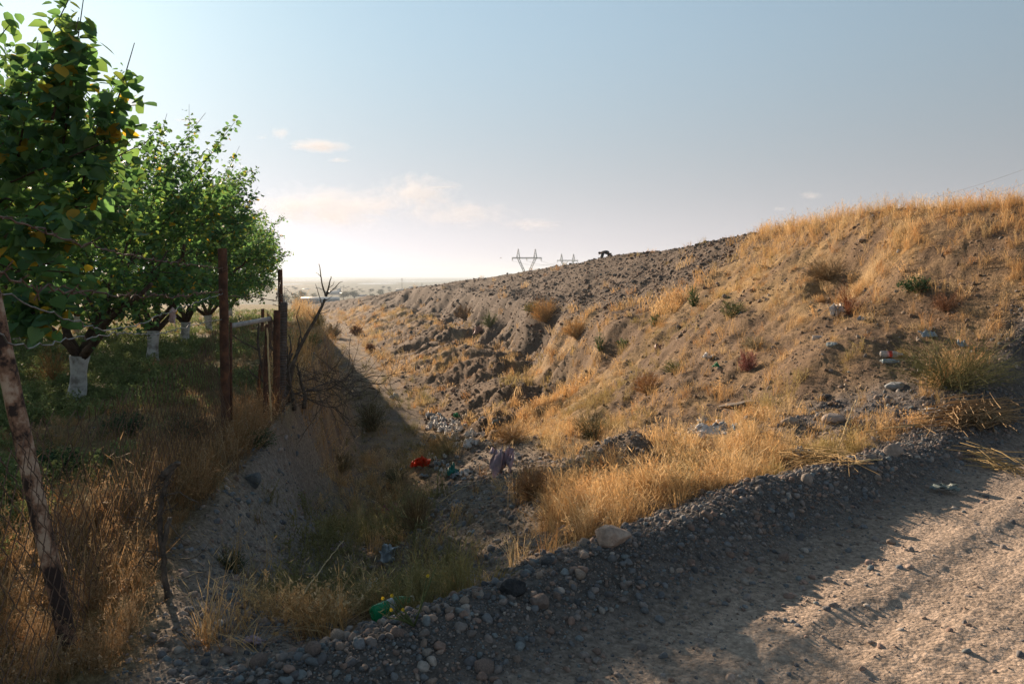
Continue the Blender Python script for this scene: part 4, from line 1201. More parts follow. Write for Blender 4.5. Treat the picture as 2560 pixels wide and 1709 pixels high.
def brush_pile():
    r = np.random.default_rng(41)
    base = px(720, 1000, 10.2); base.z = gz(base.x, base.y)
    e = empty('brush_pile', base); tag(e, 'tangled pile of dark dead branches at the ditch edge behind the wire roll', 'brush pile')
    for k in range(6):
        b = MB(); az = r.uniform(-0.9, 1.2); st = np.array([r.uniform(-0.5, 0.5), r.uniform(-0.3, 1.3), r.uniform(0.02, 0.25)])
        branchy(b, st, (math.cos(az), math.sin(az) * 0.8, r.uniform(-0.2, 0.3)), r.uniform(0.4, 0.85), 0.012, 2, r, 0.7, 0.0, 5)
        b.build('branch', M_WOOD, e)
    for k in range(6):
        b = MB(); st = np.array([r.uniform(-0.35, 0.2), r.uniform(-0.2, 0.5), -0.05])
        branchy(b, st, (r.normal(0, 0.15), 0, 1), r.uniform(0.5, 1.0), 0.03, 1, r, 0.4, 0.3, 3)
        b.build('upright_stick', M_WOOD, e)
    b = MB()
    for k in range(90):
        st = np.array([r.uniform(-0.4, 1.1), r.uniform(-0.2, 1.5), r.uniform(0.0, 0.35)])
        branchy(b, st, r.normal(0, 1, 3) * np.array([1, 1, 0.4]), r.uniform(0.3, 0.8), 0.005, 1, r, 0.8, 0.0, 3, 5, 0.25)
    o = b.build('twigs', M_WOOD, e); o['kind'] = 'stuff'
brush_pile()
def stump_branch():
    """black crooked branch stuck upright at the bank foot"""
    p0 = hit(420, 1495); e = empty('dead_branch', p0); tag(e, 'crooked black dead branch standing at the foot of the fence', 'dead branch')
    r = np.random.default_rng(45); Y = p0.y; inv = Matrix.Translation(p0).inverted()
    for name, pts, r0, r1 in (('stem', [(420, 1500), (412, 1440), (408, 1380), (414, 1330), (424, 1290)], 0.016, 0.012), ('stem', [(408, 1380), (400, 1340), (398, 1280), (412, 1220), (424, 1180), (440, 1160)], 0.014, 0.010),
                            ('stub', [(400, 1195), (425, 1170), (447, 1158)], 0.020, 0.014)):
        b = MB(); b.tube(wob([px(u, v, Y) for u, v in pts], 18, 0.003, r), np.linspace(r0, r1, 18), n=7)
        o = b.build(name, M_WOOD, smooth=True); o.parent = e; o.matrix_parent_inverse = inv
    b = MB()
    for k in range(26):
        q = px(r.uniform(360, 450), r.uniform(1200, 1420), Y)
        branchy(b, q, r.normal(0, 1, 3), r.uniform(0.08, 0.22), 0.003, 1, r, 0.8, 0, 3, 4, 0.3)
    o = b.build('twigs', M_WOOD); o['kind'] = 'stuff'; o.parent = e; o.matrix_parent_inverse = inv
stump_branch()
# ------------------------------------------------------------------ stones
def stone_color_mat(name, c1, c2, c3=None):
    return noise_mat(name, c1, c2, scale=7, bump=0.7, bscale=28, rough=0.92, c3=c3, detail=9)
M_ST = [stone_color_mat('stone_grey', (0.156, 0.156, 0.163), (0.260, 0.254, 0.247)), stone_color_mat('stone_brown', (0.169, 0.130, 0.111), (0.299, 0.227, 0.189)),
        stone_color_mat('stone_slate', (0.111, 0.130, 0.143), (0.189, 0.208, 0.215)), stone_color_mat('stone_tan', (0.260, 0.208, 0.169), (0.416, 0.338, 0.273)), stone_color_mat('stone_dark', (0.065, 0.072, 0.078), (0.124, 0.130, 0.137))]
_r = np.random.default_rng(61)
stone_set = []
for i in range(20):
    v, f = rock_verts(400 + i, 2, cuts=11 + i % 6, depth=0.56 + 0.04 * (i % 4), stretch=(1, 0.68 + 0.07 * (i % 4), 0.5 + 0.08 * (i % 5)), rough=0.08)
    stone_set.append(mesh_np('stone', v, f, M_ST[(i * 7) % 5 if i % 3 else 1], False))
def lay_stones():
    r = np.random.default_rng(62); n = 0; used = []
    while n < 300:
        a = -2.1 + 9.6 * r.random() ** 1.4; d = r.normal(0.55, 0.22)
        if not -0.05 < d < 1.15: continue
        x = BO[0] + a * BT[0] + d * BN[0]; y = BO[1] + a * BT[1] + d * BN[1]
        s = 0.013 * (1 + r.pareto(2.6)) if a > 1.5 else 0.015 * (1 + r.pareto(2.2))
        s = min(s * (0.85 + 0.07 * max(y - 3, 0)), 0.050)
        if any((x - q[0]) ** 2 + (y - q[1]) ** 2 < (s + q[2]) ** 2 * 0.75 for q in used): continue
        used.append((x, y, s))
        o = obj('stone', stone_set[int(r.integers(0, 20))], berm_o, (x, y, gz(x, y) + s * 0.18), (r.normal(0, 0.4), r.normal(0, 0.4), r.uniform(0, 6.28)), s)
        n += 1
lay_stones()
def boulder(u, v, wpx, label, c1, c2, c3=None, seed=0, stretch=(1, 0.75, 0.55), cuts=10, rz=0.0, sub=4, sink=0.25, name='boulder', tilt=0.0, rough=0.05):
    """v is where the stone meets the ground in the photograph"""
    p = hit(u, v); s = wpx / FOC * p.y / 2
    vv, ff = rock_verts(500 + seed, sub, cuts=cuts, depth=0.68, stretch=stretch, rough=rough)
    m = stone_color_mat(name + '_stone', c1, c2, c3)
    for n_ in m.node_tree.nodes:
        if n_.type == 'TEX_NOISE': n_.inputs['Scale'].default_value *= 0.35
    o = obj(name, mesh_np(name, vv, ff, m, sub > 3), None, (p.x, p.y + s * 0.4, p.z + s * stretch[2] * (1 - 2 * sink)), (tilt, 0, rz), s)
    tag(o, label, 'rock')
    return o
boulder(1535, 1365, 108, 'large pinkish tan boulder on the berm beside dry grass', (0.26, 0.19, 0.15), (0.44, 0.34, 0.27), (0.36, 0.27, 0.21), 1, (1, 0.75, 0.60), 9, 0.25)
boulder(1508, 1325, 46, 'flat grey brown rock tucked behind the large tan boulder', (0.16, 0.13, 0.11), (0.26, 0.21, 0.17), None, 2, (1, 0.8, 0.5))
boulder(1350, 1520, 48, 'square brown block on the berm crest near the slag lump', (0.15, 0.115, 0.10), (0.24, 0.19, 0.16), None, 3, (1, 0.8, 0.95), 8)
boulder(2088, 1058, 66, 'smooth pinkish oval rock on the dark mound', (0.27, 0.22, 0.19), (0.40, 0.33, 0.28), None, 4, (1, 0.6, 0.48), 5, 0.4)
boulder(2243, 972, 52, 'pale blue grey rock near the top of the dark mound', (0.20, 0.22, 0.235), (0.33, 0.345, 0.35), None, 5, (1, 0.7, 0.45), 7)
boulder(1978, 1062, 46, 'tan round rock half hidden by grass left of the oval rock', (0.25, 0.19, 0.14), (0.38, 0.30, 0.23), None, 6, (1, 0.8, 0.6), 6)
boulder(2238, 1140, 52, 'angular tan rock standing on the berm crest at right', (0.22, 0.18, 0.15), (0.36, 0.29, 0.24), None, 7, (1, 0.8, 0.75), 9, 0.3)
boulder(2022, 1212, 40, 'upright pointed grey rock on the berm crest', (0.22, 0.19, 0.165), (0.34, 0.29, 0.25), None, 8, (0.8, 0.7, 1.0), 9)
boulder(1768, 1300, 34, 'rounded brown stone lying on the dark gravel face', (0.17, 0.125, 0.10), (0.27, 0.2, 0.16), None, 9, (1, 0.8, 0.9), 6)
boulder(1876, 1058, 34, 'small grey boulder below the broken slab', (0.16, 0.14, 0.125), (0.26, 0.225, 0.2), None, 10, (1, 0.8, 0.7), 7)
boulder(1868, 1030, 130, 'broken dark concrete slab jutting from the slope', (0.10, 0.085, 0.072), (0.19, 0.155, 0.125), None, 11, (1, 0.55, 0.27), 14, 0.1, tilt=-0.2, rough=0.12)
boulder(2067, 1000, 44, 'black slate shard on the dark mound', (0.045, 0.045, 0.05), (0.09, 0.09, 0.095), None, 12, (1, 0.6, 0.35), 12, 0.3)
boulder(2178, 1150, 34, 'grey stone in the grass left of the angular tan rock', (0.15, 0.14, 0.13), (0.25, 0.23, 0.21), None, 13, (1, 0.8, 0.6))
boulder(2220, 1012, 24, 'brown knob of rock right of the mound shards', (0.2, 0.15, 0.12), (0.3, 0.23, 0.18), None, 14, (1, 0.8, 0.9))
boulder(2121, 1030, 20, 'small blue grey pebble above the oval rock', (0.2, 0.21, 0.22), (0.32, 0.33, 0.335), None, 24, (1, 0.8, 0.6))
boulder(1284, 1492, 72, 'black lump of slag on the near berm crest', (0.018, 0.02, 0.022), (0.05, 0.052, 0.055), None, 15, (1, 0.8, 0.75), 16, rough=0.2)
boulder(697, 1512, 36, 'grey speckled rock at the foot of the left bank', (0.13, 0.13, 0.13), (0.22, 0.22, 0.215), None, 16, (1, 0.8, 0.8))
boulder(628, 1215, 52, 'dark grey boulder embedded in the left bank top', (0.10, 0.105, 0.11), (0.17, 0.175, 0.175), None, 17, (1, 0.8, 0.9))
boulder(1426, 1232, 26, 'round tan stone on the side of the earth heap', (0.25, 0.18, 0.13), (0.36, 0.27, 0.2), None, 18, (1, 0.8, 0.9))
boulder(1690, 1225, 30, 'pale tan stone right of the earth heap', (0.3, 0.23, 0.17), (0.42, 0.33, 0.26), None, 19, (1, 0.7, 0.7))
boulder(1655, 775, 16, 'single brown boulder on the grassy slope below the scree', (0.2, 0.15, 0.11), (0.3, 0.23, 0.17), None, 20, (1, 0.8, 0.8), sub=3)
boulder(2155, 606, 18, 'tan stone on the upper right slope under the crest grass', (0.26, 0.19, 0.14), (0.36, 0.28, 0.2), None, 21, (1, 0.8, 0.8), sub=3)
boulder(2180, 1610, 26, 'flat pinkish stone lying on the sunny road', (0.3, 0.24, 0.2), (0.42, 0.34, 0.29), None, 22, (1, 0.7, 0.35), sub=3)
boulder(2230, 1360, 26, 'small tan stone on the road beyond the shadow edge', (0.28, 0.21, 0.16), (0.4, 0.31, 0.25), None, 23, (1, 0.7, 0.6), sub=3)

# ------------------------------------------------------------------ litter
def plastic(name, c, rough=0.45, trans=0.35):
    c2 = tuple(min(1, q * 1.25) for q in c)
    return noise_mat(name, tuple(q * 0.8 for q in c), c2, scale=14, rough=rough, trans=trans, spec=0.4)
PL = {'orange': plastic('orange_plastic', (0.80, 0.07, 0.015)), 'pink': plastic('pink_plastic', (0.52, 0.16, 0.20)), 'faded': plastic('faded_cloth', (0.50, 0.30, 0.24)), 'lilac': plastic('lilac_plastic', (0.52, 0.40, 0.46)),
      'white': plastic('white_plastic', (0.78, 0.76, 0.73)), 'teal': plastic('teal_plastic', (0.03, 0.26, 0.22)), 'grey': plastic('grey_plastic', (0.36, 0.38, 0.40)),
      'blue': plastic('blue_plastic', (0.36, 0.44, 0.50)), 'cream': plastic('cream_paper', (0.66, 0.57, 0.46)), 'red': plastic('red_plastic', (0.60, 0.04, 0.03)),
      'green': plastic('green_plastic', (0.03, 0.32, 0.14)), 'netg': plastic('grey_green_net', (0.22, 0.27, 0.26)), 'foil': plastic('foil', (0.40, 0.45, 0.48), 0.25, 0.1), 'yellow': plastic('yellow_plastic', (0.6, 0.42, 0.03))}
def bag(u, v, wpx, hpx, col, label, seed, cat='plastic bag', name='plastic_bag', amp=0.55, group=None, up=0.0):
    p = hit(u, v); k = p.y / FOC
    w, h = wpx * k * 1.25, hpx * k * 1.6
    o = sheet(name, w, max(h, w * 0.6), seed, PL[col], (p.x, p.y, p.z + 0.03), (up, 0.0, seed * 0.3 % 1.2 - 0.6), amp=amp * min(1.6, 1.3 * hpx / wpx + 0.35), n=16)
    tag(o, label, cat, group)
    return o
bag(1051, 1172, 44, 24, 'orange', 'bright orange red bag lying in the shaded ditch', 1, amp=0.6)
bag(980, 1296, 38, 26, 'pink', 'crumpled dark pink bag low in the shaded ditch', 2, amp=0.7)
bag(1250, 1185, 44, 40, 'lilac', 'pale lilac bag standing in weeds behind the gravel spur', 3, amp=0.9, up=0.5)
bag(1277, 1164, 28, 20, 'white', 'white bag right behind the lilac one', 4, amp=0.8)
bag(1133, 1192, 28, 18, 'teal', 'teal green bag among ditch weeds', 5, amp=0.7)
bag(1160, 1195, 22, 16, 'white', 'white scrap of bag just right of the teal one', 6)
bag(1100, 1165, 24, 12, 'grey', 'greyish bag between the orange and teal bags', 7)
bag(1114, 1195, 14, 16, 'cream', 'small cream bag left of the teal one', 8)
bag(1075, 1150, 14, 14, 'white', 'small white bag above the orange one', 9)
bag(972, 1395, 30, 34, 'foil', 'silvery foil wrapper standing in the ditch grass', 10, 'wrapper', 'foil_wrapper', up=0.9)
bag(847, 1378, 34, 14, 'lilac', 'faded mauve scrap at the left ditch foot', 11, 'scrap', 'plastic_scrap')
bag(933, 1494, 24, 18, 'white', 'white crumpled paper cup in the near grass', 12, 'paper cup', 'paper_cup', amp=0.9)
bag(635, 1618, 42, 14, 'lilac', 'crumpled pale paper on the ground left of the near grass', 13, 'paper', 'crumpled_paper', amp=0.4)
bag(739, 1506, 16, 18, 'foil', 'small bluish scrap beside the speckled rock', 14, 'scrap', 'plastic_scrap')
bag(2328, 1042, 56, 18, 'white', 'white plastic sheet under the reed bundle', 15, amp=0.4)
bag(2006, 1156, 36, 26, 'cream', 'pale torn bag in the straw near the berm', 16)
bag(2362, 1232, 56, 26, 'netg', 'grey green netting scrap at the road edge', 17, 'net scrap', 'net_scrap', amp=0.3)
bag(2321, 846, 34, 18, 'blue', 'pale blue crumpled bag on the right slope', 18)
bag(2405, 872, 14, 14, 'blue', 'small blue scrap above the green shrub', 19, 'scrap', 'plastic_scrap')
bag(2092, 792, 30, 18, 'white', 'torn white bag caught in reddish stems', 20, amp=0.8, up=0.4)
bag(2160, 805, 30, 14, 'grey', 'greyish clear bag right of the torn white one', 21)
bag(1770, 1090, 66, 28, 'white', 'biggest white bag of the rubbish heap on the slope', 22, amp=0.5)
bag(1742, 1088, 50, 18, 'cream', 'cream sheet left in the rubbish heap on the slope', 23, amp=0.4)
bag(1800, 1085, 36, 22, 'grey', 'grey bag right in the rubbish heap on the slope', 24)
bag(1758, 1066, 26, 18, 'white', 'small white bag at the top of the rubbish heap', 25)
bag(1838, 1082, 16, 16, 'foil', 'dark foil scrap right of the rubbish heap', 26, 'scrap', 'plastic_scrap')
bag(1690, 1095, 26, 10, 'white', 'flat white scrap left of the rubbish heap', 27, 'scrap', 'plastic_scrap')
bag(1900, 570, 8, 6, 'white', 'tiny white scrap high on the right slope', 28, 'scrap', 'plastic_scrap')
bag(1772, 900, 24, 12, 'white', 'white wrapper in the dark undercut below the bench', 29, 'wrapper', 'plastic_wrapper')
bag(1645, 878, 12, 12, 'faded', 'reddish wrapper on the bench grass', 30, 'wrapper', 'plastic_wrapper')
bag(1790, 922, 12, 9, 'green', 'bright green bottle scrap left of the pink bush', 31, 'scrap', 'plastic_scrap')
bag(986, 998, 20, 12, 'blue', 'bluish white bag high up the ditch floor', 32)
bag(1142, 1046, 12, 10, 'green', 'green scrap in the sunlit rubbish on the ditch floor', 33, 'scrap', 'plastic_scrap')
bag(1167, 1066, 12, 8, 'red', 'red scrap in the sunlit rubbish on the ditch floor', 34, 'scrap', 'plastic_scrap')
bag(1111, 1066, 16, 8, 'orange', 'rusty orange scrap in the sunlit rubbish on the ditch floor', 35, 'scrap', 'plastic_scrap')
bag(1242, 1070, 14, 14, 'netg', 'round grey green bag right of the sunlit rubbish', 36)
bag(1205, 1048, 14, 6, 'white', 'white splinter of plastic above the sunlit rubbish', 37, 'scrap', 'plastic_scrap')
bag(1195, 842, 22, 16, 'faded', 'faded pinkish rag on the far lower slope', 38, 'rag', 'faded_rag')
def zone(u, v):
    return ('at the far edge' if v < 1030 else 'at the near edge' if v > 1085 else 'at the left side' if u < 1105 else 'at the right side' if u > 1155 else 'in the middle')
_r = np.random.default_rng(66)
for i in range(70):
    u = _r.normal(1130, 38); v = 1020 + (u - 1040) * 0.35 + _r.normal(35, 20)
    if not 985 < v < 1125: continue
    bag(u, v, _r.uniform(9, 20), _r.uniform(7, 12), ('white', 'cream', 'white', 'grey')[i % 4], '%s %s scrap %s of the sunlit ditch rubbish' % (('tiny', 'small')[int(i % 3 == 0)], ('white', 'cream', 'bright white', 'grey')[i % 4], zone(u, v)), 100 + i, 'scrap', 'plastic_scrap', 0.6, 'pale scraps on the sunlit ditch floor')
for i in range(26):
    u = _r.uniform(985, 1190); v = _r.uniform(1130, 1215)
    bag(u, v, _r.uniform(6, 13), _r.uniform(5, 9), ('white', 'grey', 'foil')[i % 3], '%s scrap in the shaded ditch weeds %s' % (('whitish', 'grey', 'silvery')[i % 3], 'left of the orange bag' if u < 1035 else 'around the orange bag' if u < 1085 else 'around the teal bag' if u < 1150 else 'near the lilac bag'), 200 + i, 'scrap', 'plastic_scrap', 0.6, 'greyish scraps in the shaded ditch')
for i, (u, v, w) in enumerate(((1735, 1078, 12), (1790, 1072, 14), (1812, 1095, 12), (1722, 1098, 14), (1755, 1100, 16), (1780, 1060, 10), (1850, 1096, 10), (1700, 1085, 10))):
    bag(u, v, w, w * 0.7, ('white', 'cream')[i % 2], ('white shred at the upper left of the slope rubbish heap', 'cream shred at the top of the slope rubbish heap', 'white shred right below the slope rubbish heap', 'cream shred at the lower left of the slope rubbish heap', 'white shred in front of the slope rubbish heap', 'cream shred beside the red capped bottle', 'white shred farthest right of the slope rubbish heap', 'cream shred farthest left of the slope rubbish heap')[i], 260 + i, 'scrap', 'plastic_scrap', 0.6, 'fragments of the rubbish heap')

def pet_mat(name, c, alpha=0.75):
    m, nt, bs = new_mat(name)
    no = nd(nt, 'ShaderNodeTexNoise'); no.inputs['Scale'].default_value = 9
    cr = nd(nt, 'ShaderNodeValToRGB'); cr.color_ramp.elements[0].color = (*[q * 0.8 for q in c], 1); cr.color_ramp.elements[1].color = (*c, 1)
    nt.links.new(no.outputs['Fac'], cr.inputs['Fac']); nt.links.new(cr.outputs['Color'], bs.inputs['Base Color'])
    bs.inputs['Roughness'].default_value = 0.12; bs.inputs['Transmission Weight'].default_value = alpha; bs.inputs['IOR'].default_value = 1.2
    return m
def bottle(u, v, L, label, body, cap, lab=None, rz=0.0, tilt=0.0, dia=None):
    p = hit(u, v); D = (dia or L * 0.28) / 2
    e = empty('plastic_bottle', (p.x, p.y, p.z + D * 0.9)); tag(e, label, 'bottle')
    e.rotation_euler = (R(90) + tilt, 0, rz)
    n = 20
    prof = [(0.001, 0.02 * L), (D * 0.55, 0.0), (D * 0.92, 0.025 * L), (D, 0.07 * L), (D, 0.22 * L), (D * 0.95, 0.25 * L), (D, 0.28 * L), (D, 0.58 * L), (D * 0.97, 0.62 * L), (D * 0.8, 0.74 * L), (D * 0.5, 0.85 * L), (D * 0.30, 0.90 * L), (D * 0.29, 0.95 * L)]
    b = MB(); b.lathe(prof, n)
    v_ = b.v[0]; z = v_[:, 2] / L; ang = np.arctan2(v_[:, 1], v_[:, 0])
    pet = 1 - 0.22 * (np.abs(np.cos(2.5 * ang)) < 0.45) * (z < 0.05)          # petal foot
    dent = 1 - 0.16 * np.exp(-((z - 0.45) / 0.1) ** 2) * (np.cos(ang - 1) > 0.2)
    v_[:, 0] *= pet * dent; v_[:, 1] *= pet * dent
    bo = b.build('body', body, e, smooth=True)
    b = MB(); b.lathe([(D * 0.36, 0.925 * L), (D * 0.36, 0.995 * L), (0.001, L)], 14); b.build('cap', cap, e)
    if lab is not None:
        b = MB(); b.lathe([(D * 1.015, 0.36 * L), (D * 1.015, 0.50 * L)], n); b.build('label_band', lab, bo)
    return e
PET_G, PET_C, PET_B = pet_mat('green_pet', (0.05, 0.55, 0.25), 0.6), pet_mat('clear_pet', (0.75, 0.73, 0.70), 0.6), pet_mat('blue_pet', (0.55, 0.68, 0.75), 0.6)
bottle(930, 1556, 0.24, 'green plastic bottle lying in the grass behind the near berm', PET_G, PL['white'], PL['foil'], rz=2.25, tilt=-0.1, dia=0.085)
bottle(2200, 892, 0.27, 'large clear bottle with red band on the right slope', PET_C, PL['grey'], PL['red'], rz=1.45, dia=0.075)
bottle(2205, 908, 0.20, 'clear bottle with blue label and cap below the red banded one', PET_B, PL['blue'], PL['blue'], rz=1.5, dia=0.055)
bottle(2030, 852, 0.24, 'clear crushed bottle lying at the top of the mound', PET_C, PL['white'], None, rz=1.2, dia=0.085)
bottle(2068, 868, 0.20, 'small clear bottle with yellow cap below the crushed one', PET_B, PL['yellow'], PL['white'], rz=1.9, dia=0.065)
bottle(1790, 1064, 0.22, 'white bottle with red cap on top of the rubbish heap', PL['white'], PL['red'], PL['white'], rz=1.7, dia=0.08)

# ------------------------------------------------------------------ shrubs and weeds
M_BUSH = col_mat('bush_stems', rough=0.85, trans=0.25)
def bush(u, v, wpx, hpx, label, stem, leaf, seed, n=110, leaves=900, lsize=0.012, name='shrub', cat='shrub', flat=1.0, up=0.7, ball=False, tw=0.0025):
    """v: where it meets the ground"""
    p = hit(u, v); k = p.y / FOC; w = wpx * k / 2; h = hpx * k
    r = np.random.default_rng(seed)
    e = empty(name, (p.x, p.y + w * 0.3, gz(p.x, p.y + w * 0.3) - 0.02)); tag(e, label, cat)
    tw = max(tw, 0.5 * k)
    b = MB(); tips = []
    for i in range(n):
        az = r.uniform(0, 2 * np.pi); el = r.uniform(0.05, 1.0)
        out = w * r.uniform(0.5, 1.05) * math.sqrt(1 - (el * 0.85) ** 2); top = h * (0.15 + 0.85 * el) * r.uniform(0.7, 1.05)
        e_ = np.array([math.cos(az) * out, math.sin(az) * out * flat, top])
        mid = e_ * np.array([0.5, 0.5, 0.55 if not ball else 0.75]) + r.normal(0, 0.06, 3) * w
        p0 = np.array([r.normal(0, w * 0.12), r.normal(0, w * 0.12), 0])
        pts = [p0, p0 * 0.6 + mid * 0.5, mid, mid * 0.45 + e_ * 0.55 + r.normal(0, 0.03, 3) * w, e_]
        b.tube(pts, [tw, tw * 0.9, tw * 0.75, tw * 0.6, tw * 0.4], n=3, cap=False, col=np.array(stem) * r.uniform(0.6, 1.4))
        tips.append(np.array(pts))
        for q in range(2):
            a = pts[2 + q]; b.tube([a, a + (e_ - mid) * 0.5 + r.normal(0, 0.14, 3) * w], tw * 0.55, n=3, cap=False, col=np.array(stem) * r.uniform(0.6, 1.4))
    b.build('stems', M_BUSH, e, use_col=True)['kind'] = 'stuff'
    if leaves:
        t = np.stack(tips)                                     # n,5,3
        i = r.integers(0, n, leaves); q = r.uniform(1.2, 4.0, leaves); j = np.minimum(q.astype(int), 3); fr = (q - j)[:, None]
        pos = t[i, j] * (1 - fr) + t[i, j + 1] * fr + r.normal(0, 0.05, (leaves, 3)) * w
        vv, ff, cc = leaf_cards(pos, max(lsize, 2.2 * k), r, 0.0, 0)
        cc = np.repeat(np.array(leaf) * r.uniform(0.55, 1.45, (leaves, 1)), 10, 0)
        o = obj('foliage', mesh_np('foliage', vv, ff, M_BUSH, False, cc), e); o['kind'] = 'stuff'
    return e
G1, G2, YG = (0.10, 0.17, 0.06), (0.17, 0.20, 0.07), (0.32, 0.28, 0.10)
ST, BR, RB = (0.42, 0.29, 0.13), (0.22, 0.14, 0.08), (0.33, 0.13, 0.06)
bush(2410, 985, 380, 150, 'large spiky yellow green shrub above the reed bundle', (0.16, 0.16, 0.06), (0.15, 0.16, 0.055), 1, 260, 1900, 0.010, up=0.4)
bush(1872, 925, 62, 58, 'pinkish red bush on the slope left of the mound', (0.36, 0.17, 0.13), (0.52, 0.25, 0.21), 2, 120, 1200, 0.012)
bush(1890, 872, 80, 40, 'pale cream bush just above the pinkish red one', (0.45, 0.38, 0.24), (0.50, 0.45, 0.30), 3, 120, 500, 0.01)
bush(2300, 735, 110, 44, 'low dark green leafy plant on the right slope', G1, (0.05, 0.11, 0.045), 4, 60, 700, 0.03, 'weed', 'weed')
bush(2130, 790, 90, 90, 'tall reddish brown dead stems below the dug out hollow', RB, (0.36, 0.15, 0.06), 5, 60, 500, 0.01, 'dead_weed', 'weed', up=1.2)
bush(2375, 780, 100, 50, 'rusty red low bush right of the green leafy plant', (0.26, 0.14, 0.08), (0.36, 0.19, 0.10), 6, 110, 900, 0.012)
bush(2080, 705, 150, 60, 'dry twiggy bush hanging over the dug out hollow', (0.30, 0.22, 0.12), BR, 7, 200, 200, 0.008)
bush(1735, 765, 34, 60, 'narrow green weed in the grassy upper slope', G1, G1, 8, 40, 400, 0.03, 'weed', 'weed')
bush(1640, 815, 40, 34, 'small green weed low on the grassy slope', G2, G1, 9, 40, 300, 0.03, 'weed', 'weed')
bush(1835, 790, 80, 56, 'olive green shrub right on the middle slope', G2, G2, 10, 90, 700, 0.02)
bush(1500, 885, 36, 60, 'upright green weed at the bench edge', G1, G1, 11, 40, 400, 0.03, 'weed', 'weed')
bush(1560, 870, 50, 26, 'dark green low weed on the bench right of the upright one', G1, G1, 12, 40, 400, 0.03, 'weed', 'weed')
bush(1365, 822, 100, 66, 'large orange dry tussock on the bench', (0.66, 0.45, 0.20), (0.66, 0.44, 0.19), 13, 200, 900, 0.012, 'tussock', 'grass')
bush(1440, 850, 90, 52, 'second orange dry tussock right of the large one', (0.66, 0.46, 0.22), (0.64, 0.44, 0.20), 14, 180, 700, 0.012, 'tussock', 'grass')
bush(1330, 782, 60, 30, 'yellow green shrub at the foot of the scree', G2, YG, 15, 70, 500, 0.02)
bush(925, 880, 30, 24, 'round brown tumbleweed on the ditch floor', (0.30, 0.15, 0.07), (0.30, 0.15, 0.07), 16, 160, 300, 0.01, 'tumbleweed', 'tumbleweed', ball=True)
bush(890, 838, 40, 28, 'rusty brown tumbleweed farther up the ditch', (0.28, 0.14, 0.06), (0.28, 0.14, 0.06), 17, 140, 300, 0.01, 'tumbleweed', 'tumbleweed', ball=True)
bush(832, 845, 56, 44, 'dark greenish bush beside the dead sapling', BR, G2, 18, 120, 500, 0.02)
bush(782, 862, 56, 36, 'bright green weed behind the brush pile', G1, (0.07, 0.15, 0.045), 19, 60, 600, 0.03, 'weed', 'weed')
bush(795, 815, 50, 40, 'yellow shrub behind the dead sapling', YG, YG, 20, 100, 600, 0.02)
bush(1335, 1245, 150, 90, 'dark brown twiggy bush left of the earth heap', (0.30, 0.19, 0.10), (0.27, 0.17, 0.07), 21, 180, 1000, 0.008)
bush(1120, 1140, 150, 70, 'dull green brown bush at the shadow edge of the ditch', (0.30, 0.24, 0.12), (0.22, 0.22, 0.09), 22, 120, 500, 0.012)
bush(990, 1215, 90, 50, 'dark weed clump left of the orange bag', (0.20, 0.16, 0.09), (0.14, 0.16, 0.07), 23, 110, 600, 0.012, 'weed', 'weed')
bush(925, 1080, 110, 100, 'shaded green bush at the foot of the left bank', (0.20, 0.17, 0.09), (0.10, 0.14, 0.06), 24, 140, 1100, 0.015)
bush(850, 1180, 90, 60, 'dull brown weed clump in the dark ditch corner', (0.24, 0.18, 0.10), (0.18, 0.17, 0.08), 25, 100, 500, 0.012, 'weed', 'weed')
bush(1040, 1330, 130, 110, 'tangle of dry stems on the near ditch slope', (0.24, 0.17, 0.09), BR, 26, 130, 300, 0.008, 'dead_weed', 'weed')
bush(1280, 1105, 130, 60, 'dry brown bush above the lilac bag', (0.42, 0.27, 0.12), (0.44, 0.28, 0.12), 27, 160, 800, 0.01)
bush(1480, 1100, 150, 80, 'greenish wiry shrub below the lower bank', (0.16, 0.14, 0.06), (0.20, 0.16, 0.06), 28, 170, 600, 0.01)
bush(1620, 985, 90, 60, 'orange brown shrub on the lower bank', (0.48, 0.28, 0.12), (0.50, 0.30, 0.12), 29, 140, 800, 0.012)
bush(1690, 930, 80, 34, 'small olive weed below the undercut bench', G2, YG, 30, 70, 500, 0.015, 'weed', 'weed')
bush(1160, 800, 60, 40, 'brownish bush on the far bench', BR, (0.3, 0.2, 0.08), 31, 90, 400, 0.02)
bush(1225, 815, 50, 44, 'dark olive bush right on the far bench', G2, G2, 32, 90, 500, 0.02)
bush(300, 1085, 160, 70, 'leafy green weed patch under the forked apricot tree', (0.08, 0.10, 0.05), (0.07, 0.12, 0.06), 33, 110, 1100, 0.02, 'weed', 'weed')
bush(460, 1105, 170, 80, 'bluish green weed patch left of the rusty post', (0.10, 0.10, 0.06), (0.08, 0.12, 0.075), 34, 110, 1000, 0.018, 'weed', 'weed')
bush(130, 1190, 150, 90, 'dark green weed behind the leaning post', (0.07, 0.10, 0.04), (0.05, 0.11, 0.05), 35, 90, 900, 0.022, 'weed', 'weed')
bush(640, 1120, 120, 60, 'small leafy green weed at the gate foot', (0.10, 0.11, 0.05), (0.08, 0.13, 0.05), 36, 80, 700, 0.014, 'weed', 'weed')
bush(565, 1420, 110, 60, 'dull green creeping weed on the left gravel bank', (0.10, 0.11, 0.06), (0.09, 0.11, 0.055), 37, 80, 500, 0.010, 'weed', 'weed')
bush(120, 955, 130, 100, 'orange tinged dry weed in front of the limewashed trunk', (0.40, 0.22, 0.09), (0.45, 0.25, 0.09), 38, 80, 500, 0.012, 'dead_weed', 'weed')

